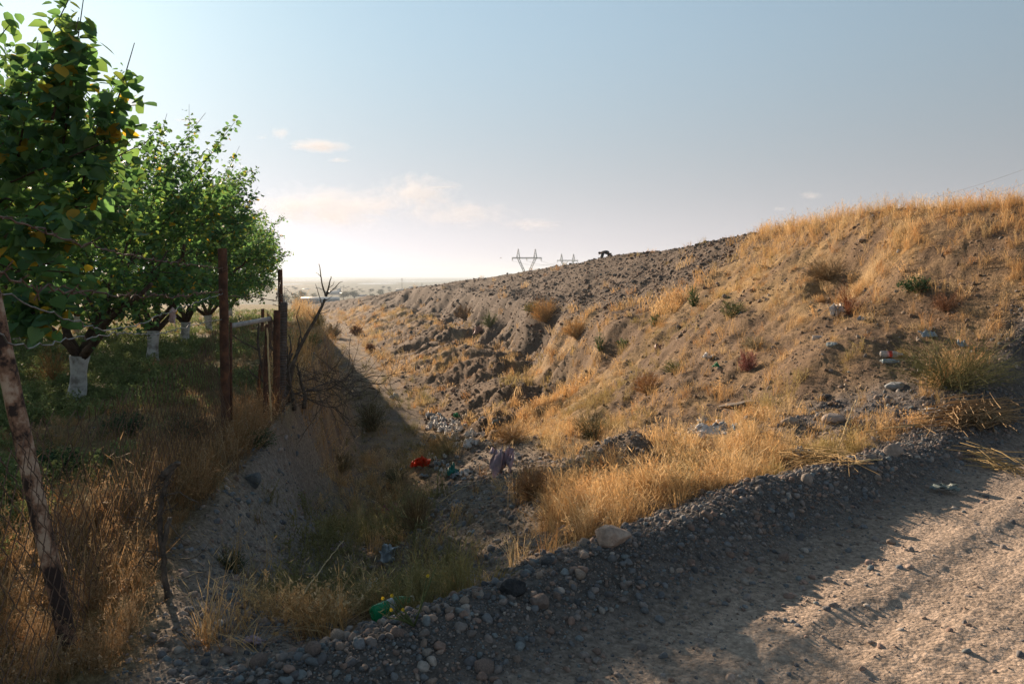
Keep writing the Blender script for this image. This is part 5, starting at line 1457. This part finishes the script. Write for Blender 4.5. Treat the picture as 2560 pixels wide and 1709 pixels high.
def flower_weed():
    p = hit(1035, 1565); r = np.random.default_rng(71)
    e = empty('flowering_weed', p); tag(e, 'sprawling green weed with small yellow flowers behind the near berm', 'weed')
    k = p.y / FOC; tips = []
    for i, (du, dv) in enumerate(((-78, -70), (-55, -78), (-50, -60), (-25, -50), (30, -110), (55, -150), (-90, -35), (15, -60))):
        b = MB(); t = np.array([du * k, r.normal(0, 0.04), -dv * k])
        pts = [np.zeros(3), t * 0.35 + r.normal(0, 0.006, 3), t * 0.7 + r.normal(0, 0.008, 3), t]
        b.tube(pts, [0.004, 0.0035, 0.0028, 0.0016], n=5, col=(0.10, 0.13, 0.05))
        for q in range(6):
            a = t * r.uniform(0.3, 0.95); b.tube([a, a + r.normal(0, 0.018, 3)], 0.0016, n=3, cap=False, col=(0.10, 0.12, 0.05))
        st_o = b.build('stem', M_BUSH, e, use_col=True)
        if i < 5:
            b = MB()
            for q in range(9):
                az = q * 2 * np.pi / 9; o = np.array([math.cos(az), 0.3 * math.sin(az) - 0.2, math.sin(az)]) * 0.006
                b.add([t, t + o + np.array([o[2], 0, -o[0]]) * 0.3, t + o * 1.3 + np.array([0, -0.003, 0]), t + o - np.array([o[2], 0, -o[0]]) * 0.3], [[0, 1, 2, 3]], col=(0.75, 0.50, 0.03))
            b.build('flower', M_BUSH, st_o, use_col=True)
flower_weed()
def reed_bundle(name, label, u0, v0, u1, v1, n, L, th, seed, col, rad=0.004):
    """heap of cut stalks lying one over another from (u0,v0) to (u1,v1)"""
    r = np.random.default_rng(seed); a = hit(u0, v0); c = hit(u1, v1); mid = (a + c) / 2
    e = empty(name, (mid.x, mid.y, gz(mid.x, mid.y))); tag(e, label, 'reeds')
    d = np.array(tuple(c - a)); d /= np.linalg.norm(d); sd = np.array([-d[1], d[0], 0])
    b = MB()
    for i in range(n):
        off = sd * r.normal(0, th) + np.array([0, 0, abs(r.normal(0, th * 0.75))]); ctr = d * r.normal(0, L * 0.28) + off
        dd = d + sd * r.normal(0, 0.5) + np.array([0, 0, r.normal(0, 0.12)]); l = L * r.uniform(0.2, 0.6)
        q = [ctr - dd * l * 0.5, ctr + np.array([0, 0, 0.02]), ctr + dd * l * 0.5 + r.normal(0, 0.03, 3)]
        b.tube(q, [rad, rad * 0.9, rad * 0.5], n=4, cap=False, col=np.array(col) * r.uniform(0.45, 1.3))
    b.build('stalks', M_BUSH, e, use_col=True)['kind'] = 'stuff'
reed_bundle('reed_bundle', 'bundle of cut brown reeds lying behind the berm at right', 2330, 1100, 2540, 1020, 420, 1.0, 0.10, 81, (0.40, 0.27, 0.14), 0.0045)
reed_bundle('straw_heap', 'thin straw scattered over the berm onto the road at right', 2440, 1150, 2560, 1190, 60, 0.7, 0.07, 82, (0.50, 0.36, 0.16), 0.003)
reed_bundle('straw_heap', 'matted fallen straw below the angular tan rock', 1960, 1140, 2120, 1175, 150, 0.8, 0.08, 83, (0.52, 0.36, 0.16), 0.003)
def stick(u0, v0, u1, v1, label, rad=0.008, lift=0.05, mat=None):
    a, c = hit(u0, v0), hit(u1, v1); a.z += 0.01; c.z += lift
    m = MB(); pts = wob([a, (a + c) / 2 + Vector((0, 0, 0.015)), c], 16, 0.003, rng); m.tube(pts, np.linspace(rad, rad * 0.5, 16), n=6)
    tag(m.build('stick', mat or M_CANE, smooth=True), label, 'stick')
stick(2150, 1084, 2330, 1076, 'long straight cane lying left of the reed bundle', 0.011, 0.06)
stick(2090, 1140, 2140, 1062, 'slanted pale stick in the grass below the oval rock', 0.007, 0.25)
stick(2120, 1168, 2210, 1155, 'flat brown stick beside the berm crest', 0.010, 0.02)
stick(720, 1545, 860, 1385, 'bent pale cane rising from the left ditch foot', 0.006, 0.12)
stick(1060, 1250, 1290, 1165, 'long thin dry stalk lying on the gravel spur', 0.006, 0.05)
stick(1095, 1262, 1180, 1215, 'short dry stalk below the long one on the spur', 0.005, 0.03)

# ------------------------------------------------------------------ person
def skin_mesh(name, joints, edges, mat, parent, sub=2):
    me = bpy.data.meshes.new(name)
    me.from_pydata([j[0] for j in joints], edges, [])
    o = obj(name, me, parent); me.materials.append(mat)
    md = o.modifiers.new('skin', 'SKIN'); md.use_smooth_shade = True
    for i, j in enumerate(joints):
        sv = me.skin_vertices[0].data[i]; q = j[1]; sv.radius = q if isinstance(q, tuple) else (q, q); sv.use_root = i == 0
    s = o.modifiers.new('sub', 'SUBSURF'); s.levels = sub; s.render_levels = sub
    return o
def person():
    """bent forward, hands to the ground, seen from the side, head to the left"""
    x, y = px(1513, 650, 55).x, 55.0
    e = empty('person', (x, y, gz(x, y) - 0.02)); tag(e, 'person in dark jacket and trousers bending down on the embankment crest', 'person')
    M_SK = noise_mat('skin', (0.28, 0.16, 0.11), (0.36, 0.22, 0.16), scale=20, rough=0.6)
    M_JK = noise_mat('dark_jacket', (0.020, 0.030, 0.038), (0.035, 0.048, 0.058), scale=12, rough=0.9)
    M_TR = noise_mat('dark_trousers', (0.022, 0.022, 0.026), (0.04, 0.04, 0.045), scale=12, rough=0.9)
    M_HR = noise_mat('dark_hair', (0.012, 0.010, 0.009), (0.03, 0.024, 0.02), scale=40, rough=0.7)
    M_SH = noise_mat('dark_shoe', (0.02, 0.018, 0.016), (0.04, 0.035, 0.03), scale=20, rough=0.7)
    P = {'pel': (0.28, 0, 0.86), 'sp1': (0.12, 0, 0.98), 'ch': (-0.10, 0, 1.00), 'nk': (-0.22, 0, 0.97), 'nk2': (-0.29, 0, 0.93), 'hd': (-0.37, 0, 0.90), 'hd2': (-0.46, 0, 0.84)}
    J = [(P['pel'], 0.12), (P['sp1'], 0.13), (P['ch'], 0.14), (P['nk'], 0.065), (P['nk2'], 0.058), (P['hd'], (0.085, 0.095)), (P['hd2'], 0.07)]; E = [(0, 1), (1, 2), (2, 3), (3, 4), (4, 5), (5, 6)]
    def chain(start, pts):
        i = start
        for p, q in pts:
            J.append((p, q)); E.append((i, len(J) - 1)); i = len(J) - 1
        return i
    arms = []; legs = []
    for s, dx in ((-1, 0.0), (1, -0.06)):
        A = [((-0.14, s * 0.19, 0.95), 0.062), ((-0.20 + dx, s * 0.22, 0.66), 0.045), ((-0.26 + dx, s * 0.19, 0.42), 0.033), ((-0.28 + dx, s * 0.18, 0.34), (0.04, 0.022))]
        w = chain(2, A); arms.append(A)
        for k in range(4):                      # fingers
            fx_ = -0.28 + dx + (k - 1.5) * 0.021
            chain(w, [((fx_, s * 0.18, 0.30), 0.010), ((fx_ - 0.012, s * 0.172, 0.26 - 0.006 * (k in (1, 2))), 0.009), ((fx_ - 0.016, s * 0.158, 0.228 - 0.008 * (k in (1, 2))), 0.008)])
        chain(w, [((-0.315 + dx, s * 0.15, 0.325), 0.011), ((-0.325 + dx, s * 0.135, 0.285), 0.009)])
        Lg = [((0.29, s * 0.10, 0.80), 0.095), ((0.20 + 0.06 * s, s * 0.12, 0.46), 0.065), ((0.25 + 0.10 * s, s * 0.12, 0.10), 0.045), ((0.15 + 0.10 * s, s * 0.13, 0.045), 0.038), ((0.06 + 0.10 * s, s * 0.13, 0.035), 0.032)]
        chain(0, Lg); legs.append(Lg)
    skin_mesh('body', J, E, M_SK, e)
    # face
    f = MB(); vv, ff = ico(2)
    f.add(vv * np.array([0.016, 0.013, 0.022]) + np.array([-0.475, 0, 0.775]), f3=ff)
    for s in (-1, 1): f.add(vv * np.array([0.014, 0.008, 0.024]) + np.array([-0.36, s * 0.088, 0.86]), f3=ff)
    f.build('nose_and_ears', M_SK, e, smooth=True)
    h = MB(); q = vv.copy(); q = q[:, :]; h.add(q * np.array([0.108, 0.094, 0.085]) + np.array([-0.385, 0, 0.925]), f3=ff); h.build('hair', M_HR, e, smooth=True)
    JJ = [(P['pel'], 0.14), (P['sp1'], 0.165), (P['ch'], 0.17), (P['nk'], 0.085)]; EE = [(0, 1), (1, 2), (2, 3)]
    for A in arms:
        i = 2
        for p, rd in A[:3]:
            JJ.append((p, rd + 0.018)); EE.append((i, len(JJ) - 1)); i = len(JJ) - 1
    skin_mesh('jacket', JJ, EE, M_JK, e)
    JJ = [((0.30, 0, 0.84), 0.135)]; EE = []
    for Lg in legs:
        i = 0
        for p, rd in Lg[:3]:
            JJ.append((p, rd + 0.02)); EE.append((i, len(JJ) - 1)); i = len(JJ) - 1
    skin_mesh('trousers', JJ, EE, M_TR, e)
    for Lg in legs:
        p0, p1 = np.array(Lg[2][0]), np.array(Lg[4][0])
        skin_mesh('shoe', [(tuple(p0 + np.array([0.01, 0, -0.05])), 0.055), (tuple((p0 + p1) / 2 + np.array([0, 0, -0.03])), 0.052), (tuple(p1 + np.array([-0.03, 0, 0.005])), 0.042)], [(0, 1), (1, 2)], M_SH, e)
person()
def bird():
    p = px(1252, 645, 300); b = MB()
    e = empty('bird', p); tag(e, 'tiny dark bird flying left of the pylons', 'bird')
    vv, ff = ico(2); b.add(vv * np.array([0.32, 0.12, 0.11]), f3=ff); b.build('body', M_WIRE, e, smooth=True)
    for s in (-1, 1):
        b = MB(); b.add([(0.12, 0, 0.05), (-0.12, 0, 0.05), (-0.1, s * 0.5, 0.22), (0.1, s * 0.5, 0.24), (-0.05, s * 0.9, 0.12), (0.12, 0, 0.03), (-0.12, 0, 0.03), (-0.1, s * 0.5, 0.20), (0.1, s * 0.5, 0.22), (-0.05, s * 0.9, 0.11)], [[0, 1, 2, 3], [5, 8, 7, 6]], [[3, 2, 4], [8, 9, 7]]); b.build('wing', M_WIRE, e)
bird()
# ------------------------------------------------------------------ far things
M_STEEL = noise_mat('pylon_steel', (0.06, 0.075, 0.08), (0.10, 0.115, 0.12), scale=1.0, rough=0.6)
M_INS = noise_mat('insulator', (0.45, 0.42, 0.30), (0.6, 0.58, 0.45), scale=4, rough=0.4)
def pylon(u, v_arm, Y, W, label, rz):
    """lattice tower: tapered body, V of two lattice arms, crossarm, two peaks"""
    p = px(u, v_arm, Y)
    zb = -15.0
    e = empty('power_pylon', (p.x, p.y, zb), (0, 0, rz)); tag(e, label, 'pylon', 'power pylons on the plain')
    H = p.z - zb
    k = W / 28.0; rad = 0.25 * k
    def lattice(b, A, B, s0, s1, n, dirx):
        """four chords from A to B (half widths s0 to s1) with zig-zag bracing"""
        A = np.array(A, float); B = np.array(B, float)
        ch = []
        for sx in (-1, 1):
            for sy in (-1, 1):
                a = A + np.array([sx * s0, sy * s0, 0]); c = B + np.array([sx * s1, sy * s1, 0])
                b.tube([a, c], rad, n=4); ch.append((a, c))
        for i in range(n):
            t0, t1 = i / n, (i + 1) / n
            for q, w in ((0, 1), (2, 3), (0, 2), (1, 3)):
                P = ch[q][0] + (ch[q][1] - ch[q][0]) * (t0 if i % 2 else t1); Q = ch[w][0] + (ch[w][1] - ch[w][0]) * (t1 if i % 2 else t0)
                b.tube([P, Q], rad * 0.6, n=3, cap=False)
    wz = H - 15.5 * k
    b = MB(); lattice(b, (0, 0, 0), (0, 0, wz), 4.2 * k, 1.5 * k, 9, 0); b.build('tower_body', M_STEEL, e)
    for s in (-1, 1):
        b = MB(); lattice(b, (s * 0.8 * k, 0, wz), (s * 8.0 * k, 0, H), 0.7 * k, 0.9 * k, 6, 0); b.build('tower_arm', M_STEEL, e)
        b = MB(); lattice(b, (s * 8.0 * k, 0, H), (s * 8.0 * k, 0, H + 8.8 * k), 1.5 * k, 0.22 * k, 5, 0); b.build('peak', M_STEEL, e)
    b = MB()
    for sy in (-1, 1):
        for sz in (0, 1):
            b.tube([(-14 * k, sy * 0.5 * k, H + sz * 0.9 * k), (14 * k, sy * 0.5 * k, H + sz * 0.9 * k)], rad, n=4)
    for i in range(28):
        x0 = (-14 + i) * k
        b.tube([(x0, -0.5 * k, H), (x0 + k, -0.5 * k, H + 0.9 * k)], rad * 0.6, n=3, cap=False)
        b.tube([(x0, 0.5 * k, H + 0.9 * k), (x0 + k, 0.5 * k, H)], rad * 0.6, n=3, cap=False)
    ca = b.build('crossarm', M_STEEL, e)
    for x0 in (-13.4, 0, 13.4):
        b = MB(); b.lathe([(0.05 * k, 0), (0.5 * k, -0.3 * k), (0.3 * k, -0.6 * k), (0.55 * k, -1.0 * k), (0.3 * k, -1.3 * k), (0.5 * k, -1.7 * k), (0.05 * k, -2.2 * k)], 6, Matrix.Translation((x0 * k, 0, H)))
        b.build('insulator', M_INS, ca)
    mw = Matrix.Translation(e.location) @ Matrix.Rotation(rz, 4, 'Z')
    return [mw @ Vector((x0 * k, 0, H - 2.2 * k)) for x0 in (-13.4, 0, 13.4)]
c1 = pylon(1317, 646, 740, 28, 'larger lattice power pylon with V shaped body and two peaks', 0.1)
c2 = pylon(1419, 652, 1010, 28, 'smaller farther power pylon half sunk behind the embankment crest', 0.25)
M_CABLE = noise_mat('power_cable', (0.10, 0.10, 0.11), (0.16, 0.16, 0.17), scale=1)
def cable(a, b, sag, rad, label, group=None):
    a, b = np.array(tuple(a)), np.array(tuple(b)); t = np.linspace(0, 1, 24)[:, None]
    p = a + (b - a) * t; p[:, 2] -= sag * 4 * (t * (1 - t))[:, 0]
    m = MB(); m.tube(p, rad, n=4, cap=False)
    tag(m.build('power_cable', M_CABLE), label, 'cable', group)
for i in range(3):
    cable(c1[i], c2[i], 4, 0.09, ('left', 'middle', 'right')[i] + ' cable strung between the two lattice pylons', 'pylon cables')
cable(px(2270, 506, 100), px(2640, 393, 62), 0.4, 0.011, 'upper thin cable crossing the sky above the right crest', 'cables over the crest')
cable(px(2400, 500, 100), px(2640, 427, 66), 0.4, 0.011, 'lower thin cable crossing the sky above the right crest', 'cables over the crest')

# plain: ponds, trees, buildings, poles
M_WATER, _nt, _bs = new_mat('pond_water')
_bs.inputs['Base Color'].default_value = (0.05, 0.07, 0.08, 1); _bs.inputs['Roughness'].default_value = 0.08
_n = nd(_nt, 'ShaderNodeTexNoise'); _n.inputs['Scale'].default_value = 0.08
_b = nd(_nt, 'ShaderNodeBump'); _b.inputs['Strength'].default_value = 0.15; _b.inputs['Distance'].default_value = 1.0
_nt.links.new(_n.outputs['Fac'], _b.inputs['Height']); _nt.links.new(_b.outputs[0], _bs.inputs['Normal'])
def pond(u0, u1, v0, v1, label):
    H = EYE + 14.9; y0 = FOC * H / (v1 - CV); y1 = FOC * H / (v0 - CV)
    n = 20; near = []; farp = []
    r = np.random.default_rng(int(u0 + v0 * 10))
    for i in range(n + 1):
        uu = u0 + (u1 - u0) * i / n; e_ = math.sin(math.pi * min(max(i / n, 0.03), 0.97)) ** 0.4
        ym = (y0 + y1) / 2
        ya = ym - (ym - y0) * e_ * r.uniform(0.85, 1); yb = ym + (y1 - ym) * e_ * r.uniform(0.85, 1)
        near.append(((uu - CU) / FOC * ym, ya, -14.9)); farp.append(((uu - CU) / FOC * ym, yb, -14.9))
    f = [[i, i + 1, n + 2 + i, n + 1 + i] for i in range(n)]
    o = obj('pond', mesh_np('pond', near + farp, np.array(f), M_WATER)); tag(o, label, 'pond', kind='structure')
for a in ((690, 880, 697.2, 699.4, 'longest pale pond near the horizon behind the orchard'), (700, 870, 700.8, 702.2, 'thin pond strip just below the longest one'),
          (690, 745, 709.5, 712.0, 'small pond strip left of the dead sapling'), (900, 990, 707.5, 709.8, 'pale pond strip in front of the tall mast'),
          (935, 1110, 702.4, 704.0, 'long pond strip right of the tall mast'), (950, 1040, 697.0, 698.2, 'farthest short pond strip on the right')):
    pond(*a)
M_WALLF = noise_mat('far_wall_plaster', (0.30, 0.30, 0.30), (0.42, 0.41, 0.39), scale=0.4)
M_ROOFW = noise_mat('pale_sheet_roof', (0.62, 0.60, 0.57), (0.75, 0.72, 0.68), scale=0.3, rough=0.5)
M_ROOFD = noise_mat('dull_roof', (0.16, 0.17, 0.19), (0.26, 0.26, 0.28), scale=0.3, rough=0.7)
M_WALLB = noise_mat('blue_wall', (0.05, 0.10, 0.15), (0.09, 0.14, 0.19), scale=0.3)
M_GLASSF = noise_mat('dark_far_window', (0.03, 0.035, 0.04), (0.05, 0.055, 0.06), scale=1, rough=0.2)
def building(u, v_base, Y, w, d, h, label, wall=None, roof=None, gable=1.2, rz=0.0):
    p = px(u, v_base, Y); zb = min(p.z, gz(p.x, p.y))
    zb = gz(p.x, p.y) - 0.1
    e = empty('far_building', (p.x, p.y, zb), (0, 0, rz)); tag(e, label, 'building', 'buildings of the far town')
    wall = wall or M_WALLF; roof = roof or M_ROOFD
    top = p.z - zb + h                           # stands up to where the photo shows its eaves
    b = MB(); b.box((0, 0, top / 2), (w, d, top)); wo = b.build('wall', wall, e)
    b = MB(); q = 0.4
    b.add([(-w / 2 - q, -d / 2 - q, top + .01), (w / 2 + q, -d / 2 - q, top + .01), (w / 2 + q, d / 2 + q, top + .01), (-w / 2 - q, d / 2 + q, top + .01), (-w / 2 - q, 0, top + gable), (w / 2 + q, 0, top + gable)],
          [[0, 1, 5, 4], [2, 3, 4, 5], [3, 2, 1, 0]], [[0, 4, 3], [1, 2, 5]]); b.build('roof', roof, e)
    for i in range(max(1, int(w // 6))):
        b = MB(); b.box((-w / 2 + 3 + i * 6 * (w / (6 * max(1, int(w // 6)))), -d / 2 - 0.03, top - 1.6), (1.6, 0.1, 1.2)); b.build('window', M_GLASSF, wo)
building(800, 758, 470, 22, 7, 2.6, 'long warehouse with pale roof and blue end wall behind the dead sapling', M_WALLB, M_ROOFW, 1.1, 0.06)
building(868, 741, 760, 17, 8, 2.2, 'low building with long bright roof right of the sapling', None, M_ROOFW, 1.6)
building(835, 738, 700, 9, 6, 2.5, 'small pale roofed house left of the low bright roof', None, M_ROOFW, 1.4)
building(848, 737, 780, 3, 4, 6, 'narrow white tower block beside the bright roof', M_ROOFW, M_ROOFD, 0.4)
building(1008, 735, 800, 14, 8, 4.5, 'grey flat shed just above the embankment crest', None, M_ROOFD, 0.8)
building(1045, 728, 860, 18, 9, 5, 'wide grey block right of the tall mast', None, M_ROOFD, 0.5)
building(960, 741, 820, 9, 6, 2, 'tiny pale house left of the grey shed', None, M_ROOFW, 1.0)
building(720, 752, 620, 9, 6, 1.5, 'small white hut beside the tall poplar', M_ROOFW, M_ROOFW, 0.9)
building(900, 746, 640, 10, 6, 1.8, 'low dark roofed house before the bright roof', None, M_ROOFD, 1.2)
building(765, 727, 980, 8, 5, 2, 'distant pale house above the long warehouse', M_ROOFW, M_ROOFW, 1)
M_POLE = noise_mat('far_pole', (0.08, 0.08, 0.08), (0.13, 0.12, 0.12), scale=2)
def pole(u, v_top, v_base, Y, label, rad=0.16, arm=True):
    a = px(u, v_base, Y); b = px(u, v_top, Y)
    zb = gz(a.x, a.y) - 0.2
    e = empty('utility_pole', (a.x, a.y, zb)); tag(e, label, 'pole', 'poles of the far town')
    m = MB(); m.tube([(0, 0, 0), (0, 0, b.z - zb)], [rad, rad * 0.6], n=6); m.build('shaft', M_POLE, e)
    if arm:
        for dz in (0.6, 1.5):
            m = MB(); m.box((0, 0, b.z - zb - dz), (1.8, 0.16, 0.16)); m.build('arm', M_POLE, e)
pole(1005, 695, 735, 560, 'tallest dark mast above the embankment crest', 0.2)
pole(859, 712, 740, 640, 'short pole above the low bright roof', 0.16)
pole(925, 722, 745, 420, 'dark pole standing left of the crest end', 0.16)
pole(1055, 707, 720, 620, 'small pole at the right end of the town', 0.15)
pole(738, 735, 762, 260, 'thin pole in front of the tall poplar', 0.07, False)
pole(711, 715, 770, 130, 'thin pole beside the orchard edge', 0.04, False)
# far trees
M_FARLEAF = col_mat('far_foliage', rough=0.7, trans=0.2)
def far_tree_meshes(seed, w, h, col, n=900):
    r = np.random.default_rng(seed); P = []
    for k in range(14):
        c = np.array([r.normal(0, w * 0.22), r.normal(0, w * 0.22), h * r.uniform(0.35, 0.82)]); s = np.array([w * 0.2, w * 0.2, h * 0.14])
        P.append(c + r.normal(0, 0.55, (n // 14, 3)) * s * 1.3)
    p = np.vstack(P)
    v, f, c = leaf_cards(p, w * 0.075, r, 0.2, 0)
    c = np.repeat(np.array(col) * r.uniform(0.6, 1.4, (len(p), 1)), 10, 0)
    t = MB(); t.tube([(0, 0, -0.5), (0.05 * w, 0, h * 0.35), (0, 0, h * 0.7)], [w * 0.05, w * 0.035, w * 0.012], n=6)
    for k in range(4):
        t.tube([(0.03 * w, 0, h * 0.3), (r.normal(0, w * .25), r.normal(0, w * .25), h * 0.6)], [w * 0.02, w * 0.006], n=4)
    return t.mesh('trunk', M_BARK), mesh_np('crown', v, f, M_FARLEAF, False, c)
far_kinds = [far_tree_meshes(301, 6, 8, (0.07, 0.10, 0.04)), far_tree_meshes(302, 8, 7, (0.06, 0.085, 0.045)), far_tree_meshes(303, 3.6, 9.5, (0.13, 0.14, 0.035), 1200), far_tree_meshes(304, 7, 6, (0.10, 0.10, 0.04))]
def far_tree(k, u, v_top, Y, hgt, label, group):
    p = px(u, v_top, Y); z = gz(p.x, p.y)
    top = p.z - z; s = max(top, 1.5) / (8, 7, 9.5, 6)[k]
    e = empty('far_tree', (p.x, p.y, z - 0.05), (0, 0, u * 0.37)); tag(e, label, 'tree', group)
    e.scale = (max(s, hgt / 8), max(s, hgt / 8), s)
    obj('trunk', far_kinds[k][0], e); obj('crown', far_kinds[k][1], e)
far_tree(2, 740, 726, 330, 5, 'rounded yellow green poplar left of the long warehouse', 'trees of the far town')
far_tree(0, 710, 731, 420, 5, 'dark tree left of the yellow green poplar', 'trees of the far town')
far_tree(0, 784, 731, 560, 5, 'small dark tree over the warehouse roof', 'trees of the far town')
rt = np.random.default_rng(55)
for i in range(44):
    u = rt.uniform(695, 1010); Y = rt.uniform(520, 1150)
    kk = int(rt.choice([0, 1, 3]))
    lb = '%s hazy %s tree of the far town %s' % ('nearer' if Y < 720 else 'distant' if Y > 940 else 'middle distance', {0: 'green', 1: 'broad dark', 3: 'low olive'}[kk],
        'left of the long warehouse' if u < 755 else 'behind the long warehouse' if u < 825 else 'around the bright roof' if u < 890 else 'left of the dark pole' if u < 925 else 'left of the tall mast' if u < 985 else 'beside the tall mast')
    far_tree(kk, u, 728 - 12 * (Y - 520) / 630 + rt.uniform(-4, 8), Y, 5, lb, 'hazy trees of the far town')

# ------------------------------------------------------------------ clouds
def cloud(u, v, wpx, hpx, Y, label, dens=0.0022, seed=0, lens=True, group='small clouds'):
    p = px(u, v, Y); w = wpx / FOC * Y; h = hpx / FOC * Y
    b = MB(); vv, ff = ico(3)
    q = fbm(vv[:, 0] * 1.6 + seed, vv[:, 2] * 1.6 + vv[:, 1] + seed * 3, 3)
    s = vv * (0.75 + 0.5 * q)[:, None]
    b.add(s * np.array([w / 2, w / 3, h / 2]), f3=ff)
    m = bpy.data.materials.new('cloud_vapour'); m.use_nodes = True; nt = m.node_tree; nt.nodes.clear()
    o_ = nt.nodes.new('ShaderNodeOutputMaterial'); pv = nt.nodes.new('ShaderNodeVolumePrincipled')
    pv.inputs['Color'].default_value = (1.0, 0.98, 0.99, 1); pv.inputs['Anisotropy'].default_value = 0.05
    tc = nt.nodes.new('ShaderNodeTexCoord'); no = nt.nodes.new('ShaderNodeTexNoise'); no.inputs['Scale'].default_value = 5.0 if lens else 8.0
    no.inputs['Detail'].default_value = 5; no.inputs['Roughness'].default_value = 0.68
    mp = nt.nodes.new('ShaderNodeMapping'); mp.inputs['Scale'].default_value = (1, 1, 0.6 if lens else 0.5); mp.inputs['Location'].default_value = (seed, seed * 2, 0)
    nt.links.new(tc.outputs['Generated'], mp.inputs['Vector']); nt.links.new(mp.outputs[0], no.inputs['Vector'])
    # density falls to nothing at the rim of the body
    sub = nt.nodes.new('ShaderNodeVectorMath'); sub.operation = 'SUBTRACT'; sub.inputs[1].default_value = (0.5, 0.5, 0.5)
    ln = nt.nodes.new('ShaderNodeVectorMath'); ln.operation = 'LENGTH'
    nt.links.new(tc.outputs['Generated'], sub.inputs[0]); nt.links.new(sub.outputs[0], ln.inputs[0])
    fo = nt.nodes.new('ShaderNodeMapRange'); fo.inputs['From Min'].default_value = 0.5; fo.inputs['From Max'].default_value = 0.05
    nt.links.new(ln.outputs['Value'], fo.inputs['Value'])
    ad = nt.nodes.new('ShaderNodeMath'); ad.operation = 'MULTIPLY_ADD'; ad.inputs[1].default_value = 1.6 if lens else 3.2
    nt.links.new(no.outputs['Fac'], ad.inputs[0]); nt.links.new(fo.outputs[0], ad.inputs[2])
    mr = nt.nodes.new('ShaderNodeMapRange'); k0 = 0.8 if lens else 1.6
    mr.inputs['From Min'].default_value = k0 + 0.38; mr.inputs['From Max'].default_value = k0 + 1.0
    mr.inputs['To Min'].default_value = 0; mr.inputs['To Max'].default_value = dens * (0.9 if lens else 0.9)
    nt.links.new(ad.outputs[0], mr.inputs['Value']); nt.links.new(mr.outputs[0], pv.inputs['Density'])
    nt.links.new(pv.outputs[0], o_.inputs['Volume'])
    o = b.build('cloud', m, loc=p); tag(o, label, 'cloud', group)
cloud(700, 335, 70, 48, 14000, 'bright rounded left end of the white lens cloud', 0.0035, 1)
cloud(800, 365, 250, 44, 14000, 'long white lens shaped cloud right of the orchard', 0.0030, 2)
cloud(848, 400, 90, 20, 14000, 'small wispy cloud under the long lens cloud', 0.0025, 3)
cloud(655, 344, 46, 16, 14000, 'tiny cloud left of the lens cloud', 0.002, 4)
cloud(330, 258, 130, 26, 14000, 'flat bright cloud beside the near tree top', 0.003, 5)
cloud(475, 301, 130, 13, 14000, 'thin streak of cloud above the second tree', 0.0025, 6)
cloud(2025, 488, 80, 30, 14000, 'slanted white cloud over the right crest', 0.0025, 7)
cloud(1950, 522, 60, 20, 14000, 'faint small cloud left of the slanted one', 0.0018, 8)
cloud(1105, 468, 120, 7, 14000, 'thin lens streak over the cumulus bank', 0.003, 9)
cloud(820, 520, 560, 150, 15000, 'long hazy cumulus bank low over the plain', 0.0010, 10, False, 'cumulus bank')
cloud(1040, 485, 300, 110, 15000, 'puffy right part of the hazy cumulus bank', 0.0012, 11, False, 'cumulus bank')
cloud(1150, 535, 330, 90, 15000, 'low trailing end of the hazy cumulus bank', 0.0008, 12, False, 'cumulus bank')
cloud(1340, 560, 220, 40, 15000, 'very faint cumulus above the pylons', 0.0008, 13, False, 'cumulus bank')
